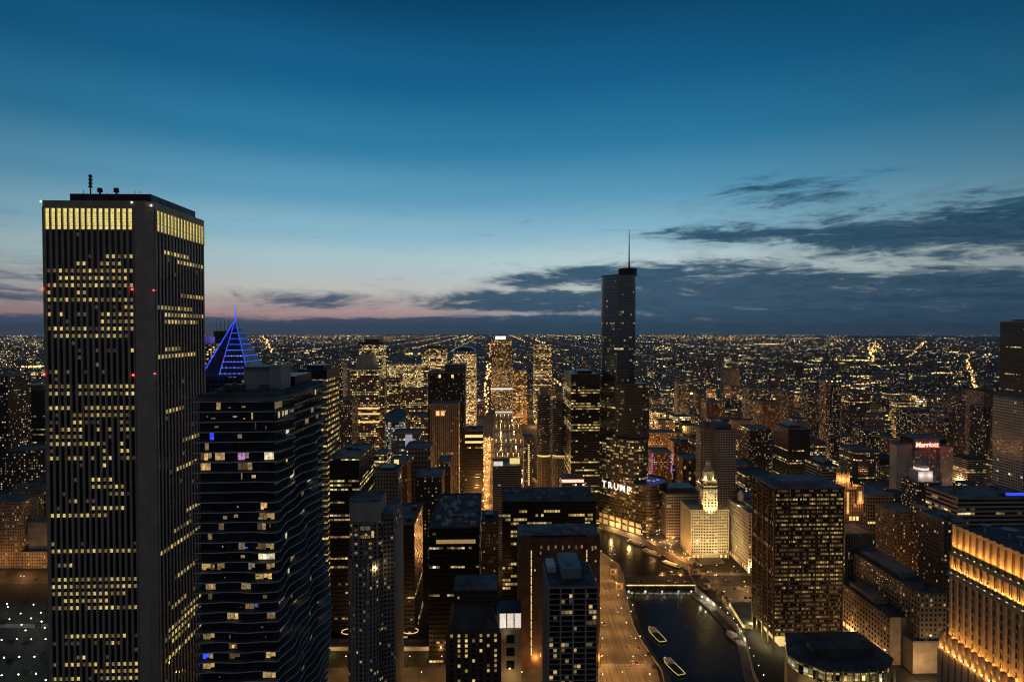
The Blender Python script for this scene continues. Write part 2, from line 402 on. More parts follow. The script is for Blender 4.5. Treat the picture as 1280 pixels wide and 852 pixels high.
# ------------------------------------------------------------------ buildings
FOOT=[]                                 # footprints already built on: (x0,x1,y0,y1)
LANDM=[]                                # (pixel x, pixel y, short description) used to tell far blocks apart
class B:
    roof=None
    """one building: an Empty at its base and mesh parts below it; local x along the front, y away from the camera"""
    def __init__(s, name, label, cat, x0, x1, ytop, Y, L, rz=RZ, z0=0.0, group=None, reg=True):
        a,z=at(x0,ytop,Y); b_,_=at(x1,ytop,Y)
        s.w=b_-a; s.h=z-z0; s.L=L; s.Y=Y; s.cx=(a+b_)/2; s.rz=rz
        s.root=thing(name,label,cat,(s.cx,Y,z0),rz,group)
        s.frame=MB(); s.lits=[]
        s.rect=[(-s.w/2,0),(s.w/2,0),(s.w/2,L),(-s.w/2,L)]
        if reg: FOOT.append((a-4,b_+4,Y-4,Y+L+4))
    def z(s, py, dY=0.0):               # height of a pixel row on the front plane
        return at(PCX,py,s.Y+dY)[1]
    def lx(s, px, dY=0.0):
        return at(px,PCY,s.Y+dY)[0]-s.cx
    def part(s, name, mb, mat, **k): return mb.build(name,mat,s.root,**k)
    def walls(s, mat, cw, ch, pts=None, z0=0.0, z1=None, name='wall', roof=True, roofmat=None, par=1.0, chamfer=0.0):
        pts=pts or s.rect; z1=s.h if z1 is None else z1
        if chamfer:
            x0=min(p[0] for p in pts);x1=max(p[0] for p in pts);y0=min(p[1] for p in pts);y1=max(p[1] for p in pts);c=chamfer
            pts=[(x0+c,y0),(x1-c,y0),(x1,y0+c),(x1,y1-c),(x1-c,y1),(x0+c,y1),(x0,y1-c),(x0,y0+c)]
        m=MB(); m.prism(pts,z0,z1,cw,ch,top=not roof); s.part(name,m,mat)
        if roof:
            r=MB(); cx=sum(p[0] for p in pts)/len(pts); cy=sum(p[1] for p in pts)/len(pts)
            def sc(k): 
                W_=max(1,max(p[0] for p in pts)-min(p[0] for p in pts)); D_=max(1,max(p[1] for p in pts)-min(p[1] for p in pts))
                return [(cx+(p[0]-cx)*(1-2*k/W_),cy+(p[1]-cy)*(1-2*k/D_)) for p in pts]
            q=sc(.5); n=len(pts); e=sc(-.15)
            r.poly([(p[0],p[1],z1+.02) for p in q])
            for i in range(n):
                j=(i+1)%n
                r.quad((e[i][0],e[i][1],z1-.4),(e[j][0],e[j][1],z1-.4),(e[j][0],e[j][1],z1+par),(e[i][0],e[i][1],z1+par))
                r.quad((e[i][0],e[i][1],z1+par),(e[j][0],e[j][1],z1+par),(q[j][0],q[j][1],z1+par),(q[i][0],q[i][1],z1+par))
                r.quad((q[j][0],q[j][1],z1),(q[i][0],q[i][1],z1),(q[i][0],q[i][1],z1+par),(q[j][0],q[j][1],z1+par))
            s.roof=s.part('roof',r,roofmat or M['roof'])
    def units(s, n, z=None, seed=1, x0=None,x1=None,y0=None,y1=None, mat=None, hmax=4):
        """rooftop plant"""
        rnd=random.Random(seed); z=s.h if z is None else z
        x0=-s.w/2+2 if x0 is None else x0; x1=s.w/2-2 if x1 is None else x1
        y0=2 if y0 is None else y0; y1=s.L-2 if y1 is None else y1
        for i in range(n):
            m=MB(); w=rnd.uniform(1.6,min(7,(x1-x0)*.3)); d=rnd.uniform(1.6,min(8,(y1-y0)*.3)); h=rnd.uniform(1,hmax)
            x=rnd.uniform(x0,max(x0+.1,x1-w)); y=rnd.uniform(y0,max(y0+.1,y1-d))
            m.box(x,x+w,y,y+d,z+.03,z+h)
            k=rnd.random()
            if k>.8: m.box(x+w,x+w+rnd.uniform(3,7),y+d*.3,y+d*.3+.7,z+.25,z+.9)
            if k<.6: m.cyl(x+w/2,y+d/2,min(w,d)*.3,z+h,z+h+.5,8)
            m.build('roof_unit',mat or M['steel'],s.roof or s.root)
    def penthouse(s, x0,x1,y0,y1,h,mat=None,z=None,cw=3,ch=3):
        z=s.h if z is None else z
        m=MB(); m.box(x0,x1,y0,y1,z+.03,z+h,cw,ch); m.box(x0-.2,x1+.2,y0-.2,y1+.2,z+h,z+h+.5)
        m.build('penthouse',mat or M['steel'],s.roof or s.root)
    # ---- modelled facade: piers and floor bands stand out in front of a dark glass core
    def facade(s, o, ang, Wd, z0, z1, nc, nr, pier=(.8,.5), span=(.9,.3), win=(.85,.6), lit=None, e0=0.0, skip_span=False):
        bw=(Wd-2*e0)/nc; fh=(z1-z0)/nr
        if pier:
            for i in range(nc+1):
                u=e0+i*bw; s.frame.obox(o,ang,u-pier[0]/2,u+pier[0]/2,-.02,pier[1],z0,z1)
        if span and not skip_span:
            for j in range(nr+1):
                zz=z0+j*fh; s.frame.obox(o,ang,e0,Wd-e0,-.01,span[1],max(z0,zz-span[0]/2),min(z1+.01,zz+span[0]/2))
        tx,ty=cos(ang),sin(ang); nx,ny=sin(ang),-cos(ang)
        if lit:
            for j in range(nr):
                for i in range(nc):
                    k=lit(i,nr-1-j)          # row 0 is the top floor
                    if k:
                        u=e0+(i+.5)*bw; zz=z0+(j+.5)*fh
                        s.lits.append((o[0]+tx*u+nx*.06, o[1]+ty*u+ny*.06, zz, ang, (bw-(pier[0] if pier else 0))*win[0], fh*win[1], k))
    def finish(s, framemat, mats=None, name='facade_grid', maxn=100):
        if s.frame.v: s.part(name,s.frame,framemat)
        mats=mats or {1:M['win_office']}
        c,sn=cos(s.rz),sin(s.rz); vis=[];rest=[]
        for L in s.lits:
            X_=s.cx+c*L[0]-sn*L[1]; Y_=s.Y+sn*L[0]+c*L[1]; q=proj(X_,Y_,s.root.location.z+L[2])
            (vis if 0<q[0]<1280 and 0<q[1]<852 else rest).append(L)
        random.Random(5).shuffle(vis)
        vis.sort(key=lambda L:-L[4+0]*0-L[5]*L[4+0]*0)
        one,rest=vis[:maxn],vis[maxn:]+[L for L in rest]
        cache={}
        for L in one:
            key=(round(L[4],2),round(L[5],2),L[6])
            if key not in cache:
                m=MB(); m.box(-L[4]/2,L[4]/2,-.03,.03,-L[5]/2,L[5]/2); cache[key]=m.mesh('window',mats[L[6]])
            o=bpy.data.objects.new('window',cache[key]); COL.objects.link(o); o.parent=s.root
            o.location=(L[0],L[1],L[2]); o.rotation_euler=(0,0,L[3])
        if rest:
            m=MB(); ml=list(mats.values()); mi={k:i for i,k in enumerate(mats)}
            for L in rest:
                tx,ty=cos(L[3]),sin(L[3]); w=L[4]/2;h=L[5]/2
                m.quad((L[0]-tx*w,L[1]-ty*w,L[2]-h),(L[0]+tx*w,L[1]+ty*w,L[2]-h),(L[0]+tx*w,L[1]+ty*w,L[2]+h),(L[0]-tx*w,L[1]-ty*w,L[2]+h),m=mi[L[6]])
            s.part('window',m,ml,kind='stuff')
FR=0.0; RT=pi/2; LT=-pi/2

# ================================================================== 1  the tall slab of white piers with the glowing crown
A=B('skyscraper','tall dark tower of slim white vertical piers with a glowing yellow band at its top','skyscraper',56,188,251,331,59)
w,h=A.w,A.h; hw=w/2; nt=.7; cr=9.8; cf=3.2
pl=[(-hw,0),(hw-cf,0),(hw,cf),(hw,59),(-hw,59)]
m=MB(); m.prism([(-hw+.1,.1),(hw-cf-.1,.1),(hw-.1,cf+.1),(hw-.1,58.9),(-hw+.1,58.9)],0,h-3.2,3,4); A.part('glazing',m,M['glass'])
m=MB()
m.prism([(hw-cr,-.6),(hw-cf-.2,-.6),(hw-cf-.2,.4),(hw-cr,.4)],0,h-3.2)
m.prism([(hw-cf-.2,-.2),(hw-.2,cf-.2),(hw-.7,cf+.4),(hw-cf-.6,.6)],0,h-3.2)
m.box(-hw-.2,-hw+nt,-.5,.3,0,h-3.2); m.box(hw-.3,hw+.4,57.8,59,0,h-3.2)
m.prism([(-hw-.2,-.6),(hw-cf,-.6),(hw+.4,cf-.3),(hw+.4,59.2),(-hw-.2,59.2)],h-3.2,h,3,3)
A.part('corner_pier',m,M['granite'])
m=MB(); m.box(-hw+14,hw-.6,.5,50,h,h+4.0); m.box(-hw+20,hw-6,6,44,h+4.0,h+5.2); A.part('penthouse',m,M['dark_steel'])
m=MB(); m.poly([(-hw+.5,.5,h+.03),(hw-.5,.5,h+.03),(hw-.5,58.5,h+.03),(-hw+.5,58.5,h+.03)]); A.part('roof',m,M['roof_dark'])
rows={}
def setr(y,cols,br=1):
    for c in cols: rows.setdefault(y,{})[c]=br
allc=list(range(1,16))
def rg(a,b): return list(range(a,b+1))
for y,c in ((316,rg(11,15)),(325,[6,7]+rg(10,13)),(334,allc),(343,rg(3,14)),(352,allc),(361,[1,6,7]),(370,[1]+rg(3,15)),(379,allc),(388,[14,15]),(397,[1,3,6,7]+rg(10,15)),(406,rg(10,15)),(415,rg(1,7)+rg(10,15)),(424,rg(2,13)),(442,[15]),(460,[9]),(468,[2,4]),(487,rg(1,4)+rg(6,15)),(496,rg(1,4)+rg(6,15)),(505,rg(1,4)+rg(7,15)),(514,rg(5,13)),(523,[5,6,7,13]),(532,[1,3,4,5,6,9,11,13,14,15]),(541,rg(1,6)),(550,rg(1,10)+[13]),(559,[10,13,14]),(568,[1,2,4,5,6,8,10,11,14]),(577,[10]),(595,rg(8,11)),(604,rg(8,13)),(613,[11,12,13]),(622,[5]),(631,rg(8,13)),(640,rg(1,10)),(676,[1]),(684,allc),(702,[3,5,8,11]),(710,rg(2,4)),(719,rg(2,15)),(728,allc),(737,rg(1,13)),(746,rg(3,10)),(755,rg(1,5)+rg(7,15)),(795,rg(3,13)),(806,[11,12]),(822,[5,6]),(830,[1]+rg(3,8)+rg(10,15)),(838,rg(8,15)),(847,rg(1,5)+rg(9,15)),(858,rg(3,9))):
    setr(y,c)
zt=A.z(288.5); fp=4.03; nr=int(zt/fp); zb=zt-nr*fp
fr_rows={}
for y,c in rows.items(): fr_rows[int((zt-A.z(y))/fp)]=c
rndA=random.Random(3)
def litF(i,j):
    r=fr_rows.get(j,{})
    if (i+1) in r: return 2 if (hash((i*7+j*13))%5==0) else 1
    return 3 if rndA.random()<(.16 if r else .03) else None
A.facade((-hw+nt,0),FR,w-nt-cr,zb,zt,15,nr,pier=(1.25,.6),span=None,win=(.74,.5),lit=litF)
rrows={}
for j in range(nr):
    q=rndA.random()
    if q<.36:
        a=rndA.randint(0,8); rrows[j]=(a,min(14,a+rndA.randint(4,14)))
def litR(i,j):
    if j in rrows and rrows[j][0]<=i<=rrows[j][1]: return 1 if rndA.random()<.85 else 2
    return 3 if rndA.random()<.02 else None
A.facade((hw,cf+.5),RT,59-cf-1.5,zb,zt,15,nr,pier=(1.15,.42),span=None,win=(.9,.55),lit=litR)
# bare piers of the crown, with a lit slot between each pair
A.facade((-hw+nt,0),FR,w-nt-cr,zt,h-3.2,15,1,pier=(1.0,.9),span=(1.6,.5))
A.facade((hw,cf+.5),RT,59-cf-1.5,zt,h-3.2,15,1,pier=(1.0,.9),span=(1.6,.5))
A.facade((-hw,58.5),LT,58,zb,h-3.2,15,1,pier=(1.25,.9),span=None)
for (o,ang,Wd) in (((-hw+nt,0),FR,w-nt-cr),((hw,cf+.5),RT,59-cf-1.5)):
    bw=Wd/15
    for i in range(15):
        u=(i+.5)*bw; tx,ty=cos(ang),sin(ang); nx,ny=sin(ang),-cos(ang)
        q=MB(); zz=zt+.6
        lv=5
        for k in range(lv):              # stacked louvre panels, small gaps between
            H=(h-3.2-.9-zz)/lv
            q.obox((0,0),0,-bw*.34,bw*.34,.02,.1,zz+k*H,zz+(k+.93)*H)
        q.obox((0,0),0,-.35,.35,.1,.5,h-3.2-2.0,h-3.2-1.3)
        ob=q.build('crown_light',M['lantern'],A.root)
        ob.location=(o[0]+tx*u,o[1]+ty*u,0); ob.rotation_euler=(0,0,ang)
A.finish(M['granite'],{1:M['win_office'],2:glow('dim_office_light',(1,.72,.24),(1,.8,.4),.05,.25),3:glow('faint_office_light',(1,.7,.3),(.8,.85,.7),.01,.06)},name='pier_grid')
# masts, dishes and beacons
m=MB(); mx=A.lx(118,20)
m.cyl(mx,20,.4,h+4,h+12,6); m.cyl(mx,20,.75,h+12,h+19.5,6)
for k in range(4): m.box(mx-1.0,mx+1.0,19.4,20.6,h+12+k*2.1,h+12.6+k*2.1)
A.part('antenna_mast',m,M['dark_steel'])
for k,(px,yy,hh) in enumerate(((108,6,3),(128,12,4),(137,8,3),(151,14,5),(171,9,4),(178,20,6),(184,26,5),(192,34,7),(199,40,6),(205,46,4))):
    m=MB(); x=A.lx(px,yy); m.cyl(x,yy,.14,h+.03,h+4+hh,5); m.box(x-.4,x+.4,yy-.2,yy+.2,h+3+hh*.5,h+3.6+hh*.5); A.part('antenna',m,M['dark_steel'])
for (px,yy) in ((128,5),(148,5)):
    m=MB(); x=A.lx(px,yy); m.cyl(x,yy,.5,h+4,h+6,8); m.cyl(x,yy,1.5,h+6,h+8.2,10,1.2); A.part('antenna_dish',m,M['dark_steel'])
m=MB(); x=A.lx(229,46); m.box(x-7,x+4,47,48.2,h+3.4,h+4.6); m.box(x-1.5,x+1.5,45,49,h+.03,h+4); A.part('cleaning_crane',m,M['dark_steel'])
for (px,py,dy) in ((56.6,252.5,-.4),(167,253,-.4),(189,256,1),(57,361,-.4),(166,361.5,-.4),(188,362,3),(57,467,-.4),(166,468.5,-.4),(188,467.5,3)):
    m=MB(); x=A.lx(px); m.octa(x,dy-.3,A.z(py),.75); A.part('beacon',m,M['beacon'] if py>300 else M['sign_white'])
LANDM.append((120,300,'the tall tower with the glowing yellow band'))

# ================================================================== 2  the residential tower with wavy balcony slabs
A=B('apartment_tower','dark residential tower with rippling white-edged balcony slabs on every floor','apartment tower',243,345,497,180,52)
w,h=A.w,A.h; hw=w/2; Ld=52
core=[(-hw+1.2,1.2),(hw-1.2,1.2),(hw-1.2,Ld-1.2),(-hw+1.2,Ld-1.2)]
m=MB(); m.prism(core,0,h-.3,2,3); A.part('glazing',m,M['glass_blue'])
fp=3.08; nfl=int(h/fp)
def wave(k, per, ph): return sin(k*per+ph)
def slab_outline(f):
    pts=[]; zz=f
    n1=22; n2=56
    for i in range(n1):                   # front, left to right
        s_=i/n1; x=-hw+w*s_
        d=.45+.55*sin(s_*5.2+zz*.16)*sin(zz*.11+.5)+.35*sin(s_*11+zz*.33)
        pts.append((x,-max(.0,d)))
    for i in range(n2+1):                 # right side, front to back
        s_=i/n2; y=Ld*s_
        env=.5+.5*sin(zz*.21+s_*2.0)
        d=.9+1.5*sin(s_*9.5+zz*.19)*(.45+.55*env)+.8*sin(s_*17-zz*.27)
        if i==0: d=.4
        pts.append((hw+max(-.3,d)*min(1,.25+s_*5),y))
    pts += [(hw,Ld+.8),(-hw,Ld+.8),(-hw-.5,Ld),(-hw-.5,Ld*.5),(-hw-.5,0)]
    return pts
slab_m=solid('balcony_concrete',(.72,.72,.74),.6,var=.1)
zvis=at(PCX,852,180+Ld)[1]-6
for f in range(nfl):
    zz=h-1.0-f*fp
    if zz<zvis: 
        break
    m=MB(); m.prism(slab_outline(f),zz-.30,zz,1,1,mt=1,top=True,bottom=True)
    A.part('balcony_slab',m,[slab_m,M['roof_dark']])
m=MB()
for f in range(int(zvis/fp)): m.prism(slab_outline(f+40),f*fp-.24+.5,f*fp+.5,1,1,top=True,bottom=True)
A.part('balcony_slab',m,slab_m,kind='stuff')
m=MB()                                    # mullions and floor fronts between glass panes
for i in range(13):
    u=1.2+i*(w-2.4)/12; m.obox((-hw,1.2),FR,u-.06,u+.06,-.05,.08,zvis,h-1)
for i in range(27):
    u=1.2+i*(Ld-2.4)/26; m.obox((hw-1.2,0),RT,u-.06,u+.06,-.05,.08,zvis,h-1)
A.part('mullion_grid',m,M['dark_steel'])
m=MB(); o=slab_outline(0); 
m.prism([(-hw-.6,-.6),(hw+.5,-.6),(hw+1.2,Ld+1),(-hw-.6,Ld+1)],h-1.0,h,1,1); A.part('roof',m,M['roof'])
m=MB(); m.box(-hw+.6,hw-.6,.6,Ld-.6,h,h+.9); m.box(-hw+1.2,hw-1.0,1.4,Ld-1.5,h+.9,h+1.0); A.part('roof_parapet',m,M['roof_dark'])
pm=solid('penthouse_panel',(.40,.45,.47),.6,var=.1)
m=MB(); m.box(-4,5.0,16,25,h+.02,h+8.2); m.box(5.0,8.6,14.5,24,h+.02,h+9.0); m.box(-4.3,8.9,14.3,25.3,h+8.3,h+8.7); A.part('penthouse',m,pm)
m=MB(); m.box(-2,9,27,46,h+.02,h+4.4); A.part('plant_screen',m,M['dark_steel'])
A.units(5,seed=4,y0=4,y1=14)
# lit rooms: (px of centre, py, width m, 'face')
homes=[(402,'F'),]
rooms=[]
for (px,py,wd,k) in ((253,571,3.4,1),(274,571,3,1),(303,566,3.4,4),(305,576,4.4,1),(335,572,3,3),(248,586,3,1),(256,587,2.2,1),(328,630,2,1),(332,642,4.6,1),(325,655,2.6,2),(330,677,5,1),(333,688,5,1),(334,698,5,3),(338,711,2.6,1),(327,721,5,1),(252,712,2.4,1),(258,712,4,1),(274,711,2.2,1),(312,710,2,2),(261,733,3,2),(305,733,3,2),(288,765,3.4,1),(258,798,3.6,1),(288,799,2.6,1),(290,811,3.2,1),(337,812,3,1),(255,835,3.6,1),(312,756,4,2),(340,765,2.6,2),(275,655,1.6,2),(300,678,2,2),(258,560,1.2,2),(252,823,2.2,5),(336,842,4,1)):
    rooms.append((px,py,wd,k,'F'))
rmats={1:M['win_home'],2:glow('dim_room_light',(1,.6,.25),(1,.8,.5),.06,.25),3:M['win_cool'],4:glow('pink_room_light',(1,.45,.6),(.8,.5,1),.25,.6),5:M['blue_led']}
for (px,py,wd,k,f) in rooms:
    z_=A.z(py,1.2); fl=round((h-1.0-z_)/fp-.5); zc=h-1.0-(fl+.5)*fp-.1
    m=MB(); x=A.lx(px,1.2); x=max(-hw+1.3+wd/2,min(hw-1.3-wd/2,x)); n=max(1,round(wd/1.3)); dw=wd/n
    for i in range(n):
        m.box(x-wd/2+i*dw+.06,x-wd/2+(i+1)*dw-.06,1.10,1.16,zc-1.15+(.5 if (i*fl)%3==1 else 0),zc+1.1)
    A.part('lit_room',m,rmats[k])
rr=random.Random(9)
for q in range(46):
    f=rr.randint(0,27); x=rr.uniform(-hw+2.2,hw-2.6); zc=h-1.0-(f+.5)*fp-.1; wd=rr.choice((.25,.4,.8,1.2)); hh=rr.choice((.3,.5,1.0,2.0))
    m=MB(); m.box(x,x+wd,1.08,1.14,zc-1.1+rr.uniform(0,2.1-hh),zc-1.1+hh+rr.uniform(0,.1)+.1)
    A.part('room_lamp',m,rmats[1 if q%3 else 2] if q%11 else rmats[5])
for q in range(60):                       # right side
    f=rr.randint(0,34); y=rr.uniform(2,Ld-5); wd=rr.choice((1.2,1.4,2.6,3.9)); zc=h-1.0-(f+.5)*fp-.1
    m=MB(); n=max(1,round(wd/1.3)); dw=wd/n
    for i in range(n): m.box(hw-1.17,hw-1.10,y+i*dw+.06,y+(i+1)*dw-.06,zc-1.15,zc+1.1)
    A.part('lit_room',m,rmats[rr.choice((1,1,2,2,2,3))])
m=MB(); zc=h-1.0-.5*fp; m.box(hw-1.17,hw-1.1,1.6,8,zc-1.2,zc+1.1); A.part('lit_room',m,rmats[2])
LANDM.append((320,600,'the wavy balcony tower'))

# ================================================================== 3  tower with the blue-lit peaked top
A=B('skyscraper','tower with a steep blue-lit pyramid top and needle spire behind the wavy balcony tower','skyscraper',247,312,470,440,42)
w,h=A.w,A.h; hw=w/2
FM_dark=facade_mat('dark_tower_front',(.10,.09,.085),lit=.10,wu=.7,wv=.5,c1=(1,.7,.25),c2=(1,.82,.4),s=.7)
A.walls(FM_dark,3.2,3.9)
zt=A.z(402); cy=21
m=MB(); tipz=zt
m.prism([(-hw+2,2),(hw-2,2),(hw-2,40),(-hw+2,40)],h+.03,A.z(402,15),3,3,pts1=[(-.7,20.3),(.7,20.3),(.7,21.7),(-.7,21.7)]); A.part('pyramid_roof',m,solid('pyramid_panel',(.10,.12,.14),.35,metal=.3))
m=MB(); zs=A.z(401,20); m.cyl(0,21,.75,zs-3,A.z(379,20),8,.05); A.part('spire',m,M['blue_led'])
# chevron steps: rows of blue light tubes on the front and right slopes
zb=h; zt=A.z(402,15)
for k in range(9):
    f=(k+.35)/9.4; zz=zb+(zt-zb)*f; hx=(hw-2)*(1-f)+.7*f; yf=2*(1-f)+20.3*f
    m=MB(); m.box(-hx*.25,hx,yf-.55,yf-.15,zz,zz+.42); A.part('light_tube',m,M['blue_led'])
    m=MB(); m.box(-hx-.4,-hx+.1+1.1*(1-f),yf-.5,yf-.1,zz,zz+.6); A.part('light_tube',m,M['blue_led'])
    m=MB(); m.box(hx+.1,hx+.5,yf,42-yf,zz,zz+.42); A.part('light_tube',m,M['blue_led'])
for sx in (-1,1):
    m=MB(); m.bar((sx*(hw-2),1.6,zb),(sx*.7,19.9,zt),.35); A.part('light_tube',m,M['blue_led'])
m=MB(); m.bar((-(hw-2)*.25,1.6,zb),(-.2,19.9,zt),.25); A.part('light_tube',m,M['blue_led'])
for k in range(4):
    f=(k+.2)/9.4; zz=zb+(zt-zb)*f; hx=(hw-2)*(1-f); yf=2*(1-f)+20.3*f
    for q in range(6):
        m=MB(); x=-hx*.2+q*hx*.2; m.box(x,x+.5,yf-.7,yf-.5,zz+.8,zz+1.3); A.part('roof_light',m,M['win_cool'])
lamp((A.cx,440-14,h+6),900,(.05,.08,1),1,'blue_floodlight'); lamp((A.cx+hw+10,450,h+8),700,(.05,.08,1),1,'blue_floodlight')
LANDM.append((294,430,'the blue-lit pyramid top'))
def text_mesh(s, size, ext, name, shear=0.0, off=0.0):
    c=bpy.data.curves.new(name,'FONT'); c.body=s; c.size=size; c.extrude=ext; c.shear=shear; c.offset=off
    c.align_x='CENTER'; c.resolution_u=3
    o=bpy.data.objects.new(name,c); COL.objects.link(o)
    bpy.context.view_layer.update()
    me=bpy.data.meshes.new_from_object(o.evaluated_get(bpy.context.evaluated_depsgraph_get()))
    bpy.data.objects.remove(o); bpy.data.curves.remove(c); me.name=name
    return me
def rrect(cx,cy,L,Wd,ang,n=7,r=None):
    """outline of a slab with rounded ends, long axis turned by ang from +y"""
    r=Wd/2*.98 if r is None else r
    pts=[]
    for (sx,sy,a0) in ((1,1,0),(-1,1,pi/2),(-1,-1,pi),(1,-1,3*pi/2)):
        for i in range(n+1):
            a=a0+pi/2*i/n
            pts.append((sx*(Wd/2-r)+r*cos(a), sy*(L/2-r)+r*sin(a)))
    c,s=cos(ang),sin(ang)
    return [(cx+c*x-s*y, cy+s*x+c*y) for x,y in pts]
# ================================================================== 4  glass tower with setbacks and mast by the river
T=B('skyscraper','tallest glass tower by the river, rounded and stepped, with a thin mast on top','skyscraper',748,797,345,830,40,rz=0)
FOOT[-1]=(90,240,745,900)
st=facade_mat('steel_glass_front',(.22,.25,.27),glass=(.17,.24,.28),lit=.12,row=.04,rowlit=.3,grp=3,wu=.94,wv=.62,c1=(1,.66,.26),c2=(1,.82,.5),s=.55,rough=.3,metal=.85)
st2=facade_mat('steel_glass_lower',(.15,.13,.10),glass=(.10,.11,.11),lit=.26,row=.06,rowlit=.3,grp=3,wu=.94,wv=.6,c1=(1,.62,.2),c2=(1,.78,.38),s=.6,rough=.35,metal=.4)
st3=facade_mat('hotel_glass_base',(.16,.12,.08),glass=(.03,.026,.02),lit=.42,row=.25,rowlit=.3,grp=2,wu=.86,wv=.55,c1=(1,.55,.15),c2=(1,.74,.3),s=.5,rough=.4,metal=.3)
ang=radians(42)
def tier(pts,z0,z1,mat,cw=2.4,ch=3.9):
    m=MB(); m.prism(pts,z0,z1,cw,ch,top=True); T.part('wall',m,mat)
    cx=sum(p[0] for p in pts)/len(pts); cy=sum(p[1] for p in pts)/len(pts)
    b=MB(); k=0; z=z0+3.9
    big=[(cx+(p[0]-cx)*1.008,cy+(p[1]-cy)*1.008) for p in pts]
    while z<z1-1: b.prism(big,z-.25,z+.25,1,1,top=True,bottom=True); z+=3.9
    b.prism([(cx+(p[0]-cx)*1.012,cy+(p[1]-cy)*1.012) for p in pts],z1-.6,z1+1.2,1,1,top=False)
    T.part('floor_band',b,M['steel'])
zA=T.z(345); zA2=at(PCX,335,832)[1]; zB=at(PCX,478,825)[1]; zC=at(PCX,546,822)[1]; zD=at(PCX,598,820)[1]
def TL(px,Y): return at(px,PCY,Y)[0]-T.cx
p1=rrect(TL(772.5,835),5,52,31,ang); p2=rrect(TL(780.5,833),3,76,41,ang); p3=rrect(TL(774,836),6,90,45,ang); p4=rrect(TL(786.5,832),2,110,58,ang,r=22)
tier(p4,0,zD,st3,2.6,4.2); tier(p3,zD,zC,st2); tier(p2,zC,zB,st2); tier(p1,zB,zA,st)
m=MB(); q=rrect(TL(784,838),8,24,18,ang,r=5); m.prism(q,zA+.02,zA2,3,4); T.part('penthouse',m,M['dark_steel'])
zs=at(PCX,286,838)[1]; m=MB(); sx=TL(786,838); m.cyl(sx,8,1.5,zA2,zA2+8,10,1.1); m.cyl(sx,8,1.1,zA2+8,zs,10,.35); T.part('mast',m,solid('mast_paint',(.42,.42,.55),.5))
lamp((T.cx+sx+3,830+5,zA2+2),6000,(.5,.4,1),.5,'mast_floodlight',spot=30,aim=(T.cx+sx,838,zs))
m=MB(); m.octa(sx,8,zs+.4,.5); T.part('beacon',m,M['sign_white'])
# lettering on the long river face of the base, each letter standing off the wall
sg=bpy.data.objects.new('sign',None); COL.objects.link(sg); sg.parent=T.root
sg['label']='row of big white lit capital letters near the top of the base'
face=p4; c,s_=cos(ang),sin(ang)
fo=(TL(786.5,832)-29.7*c, 2-29.7*s_)       # middle of the long left face
for i,ch in enumerate('TRUMP'):
    me=text_mesh(ch,12.5,.25,'letter',off=.12); me.materials.append(M['sign_white'])
    o=bpy.data.objects.new('letter',me); COL.objects.link(o); o.parent=sg
    u=20-i*10.6
    o.location=(fo[0]-s_*u, fo[1]+c*u, zD-13.0); o.rotation_euler=(pi/2,0,ang-pi/2)
m=MB()
for k in range(7):                        # lit arcade columns facing the river
    u=33-k*11.0
    x,y=fo[0]-s_*u+c*.0,fo[1]+c*u
    m.cyl(x-c*1.2,y-s_*1.2,1.0,-4,22,8)
T.part('river_column',m,M['bronze'])
for k in range(7):
    u=27.5-k*11.0; q=MB(); x,y=fo[0]-s_*u,fo[1]+c*u
    q.obox((x,y),ang-pi/2,-4.2,4.2,.15,.4,2,8.5); q.obox((x,y),ang-pi/2,-4.2,4.2,.15,.4,11,16)
    T.part('lobby_window',q,M['arcade'])
for u in (-30,0,30):
    x,y=fo[0]-s_*u-c*9,fo[1]+c*u-s_*9; lamp((T.cx+x,830+y,5),11000,(1,.6,.22),1,'terrace_lamp_light')
for px,Y_,z_ in ((818,800,zD+1.2),(812,803,zD+1.2),(823,806,zD+1.2)):
    m=MB(); x=TL(px,Y_); m.box(x-2,x+2,Y_-830-.4,Y_-830+.4,z_,z_+1.6); T.part('terrace_light',m,M['purple_led'])
LANDM.append((772,400,'the tallest glass tower with the mast'))

# ================================================================== 5  floodlit white terracotta building with a clock tower
Wr=B('clock_tower_building','floodlit white terracotta building with a tall ornate clock tower above the plaza','building',864,911,637,705,38)
w,h=Wr.w,Wr.h; hw=w/2
lo=lambda p:(lambda i,j: 1 if random.random()<p else None)
wm={1:glow('warm_room_light',(1,.62,.2),(1,.8,.4),.3,.9)}
m=MB(); m.prism(Wr.rect,0,h-.2,2,4); Wr.part('glazing',m,M['glass'])
Wr.facade((-hw,0),FR,w,6,h,16,15,pier=(1.25,.35),span=(1.7,.3),win=(.9,.8),lit=lo(.06))
Wr.facade((-hw,38),LT,38,6,h,13,15,pier=(1.25,.35),span=(1.7,.3),win=(.9,.8),lit=lo(.06))
tx0=Wr.lx(889)
m=MB()
for (o,ang_,Wd) in (((-hw,0),FR,w),((-hw,38),LT,38)):
    n=int(Wd/5.4)
    for i in range(n+1): m.obox(o,ang_,i*Wd/n-.8,i*Wd/n+.8,-.02,.6,0,6.3)
    m.obox(o,ang_,0,Wd,-.02,.9,5.4,6.5); m.obox(o,ang_,0,Wd,-.02,.8,h-6.2,h-5.4); m.obox(o,ang_,-.6,Wd+.6,-.02,1.3,h-.8,h+.6)
Wr.part('cornice',m,M['terracotta'])
m=MB(); m.box(tx0-8.6,tx0+8.6,-.9,.4,0,h); Wr.part('tower_bay',m,M['glass'])
Wr.facade((tx0-8.6,-.9),FR,17.2,6,h,5,15,pier=(1.5,.35),span=(1.7,.3),win=(.9,.8),lit=lo(.06))
Wr.frame.box(tx0-8.7,tx0+8.7,-1.2,.3,0,6)
m=MB()
for i in range(9): m.box(-hw+2+i*(w-4)/8-.5,-hw+2+i*(w-4)/8+.5,.6,1.4,h+.6,h+2.6)
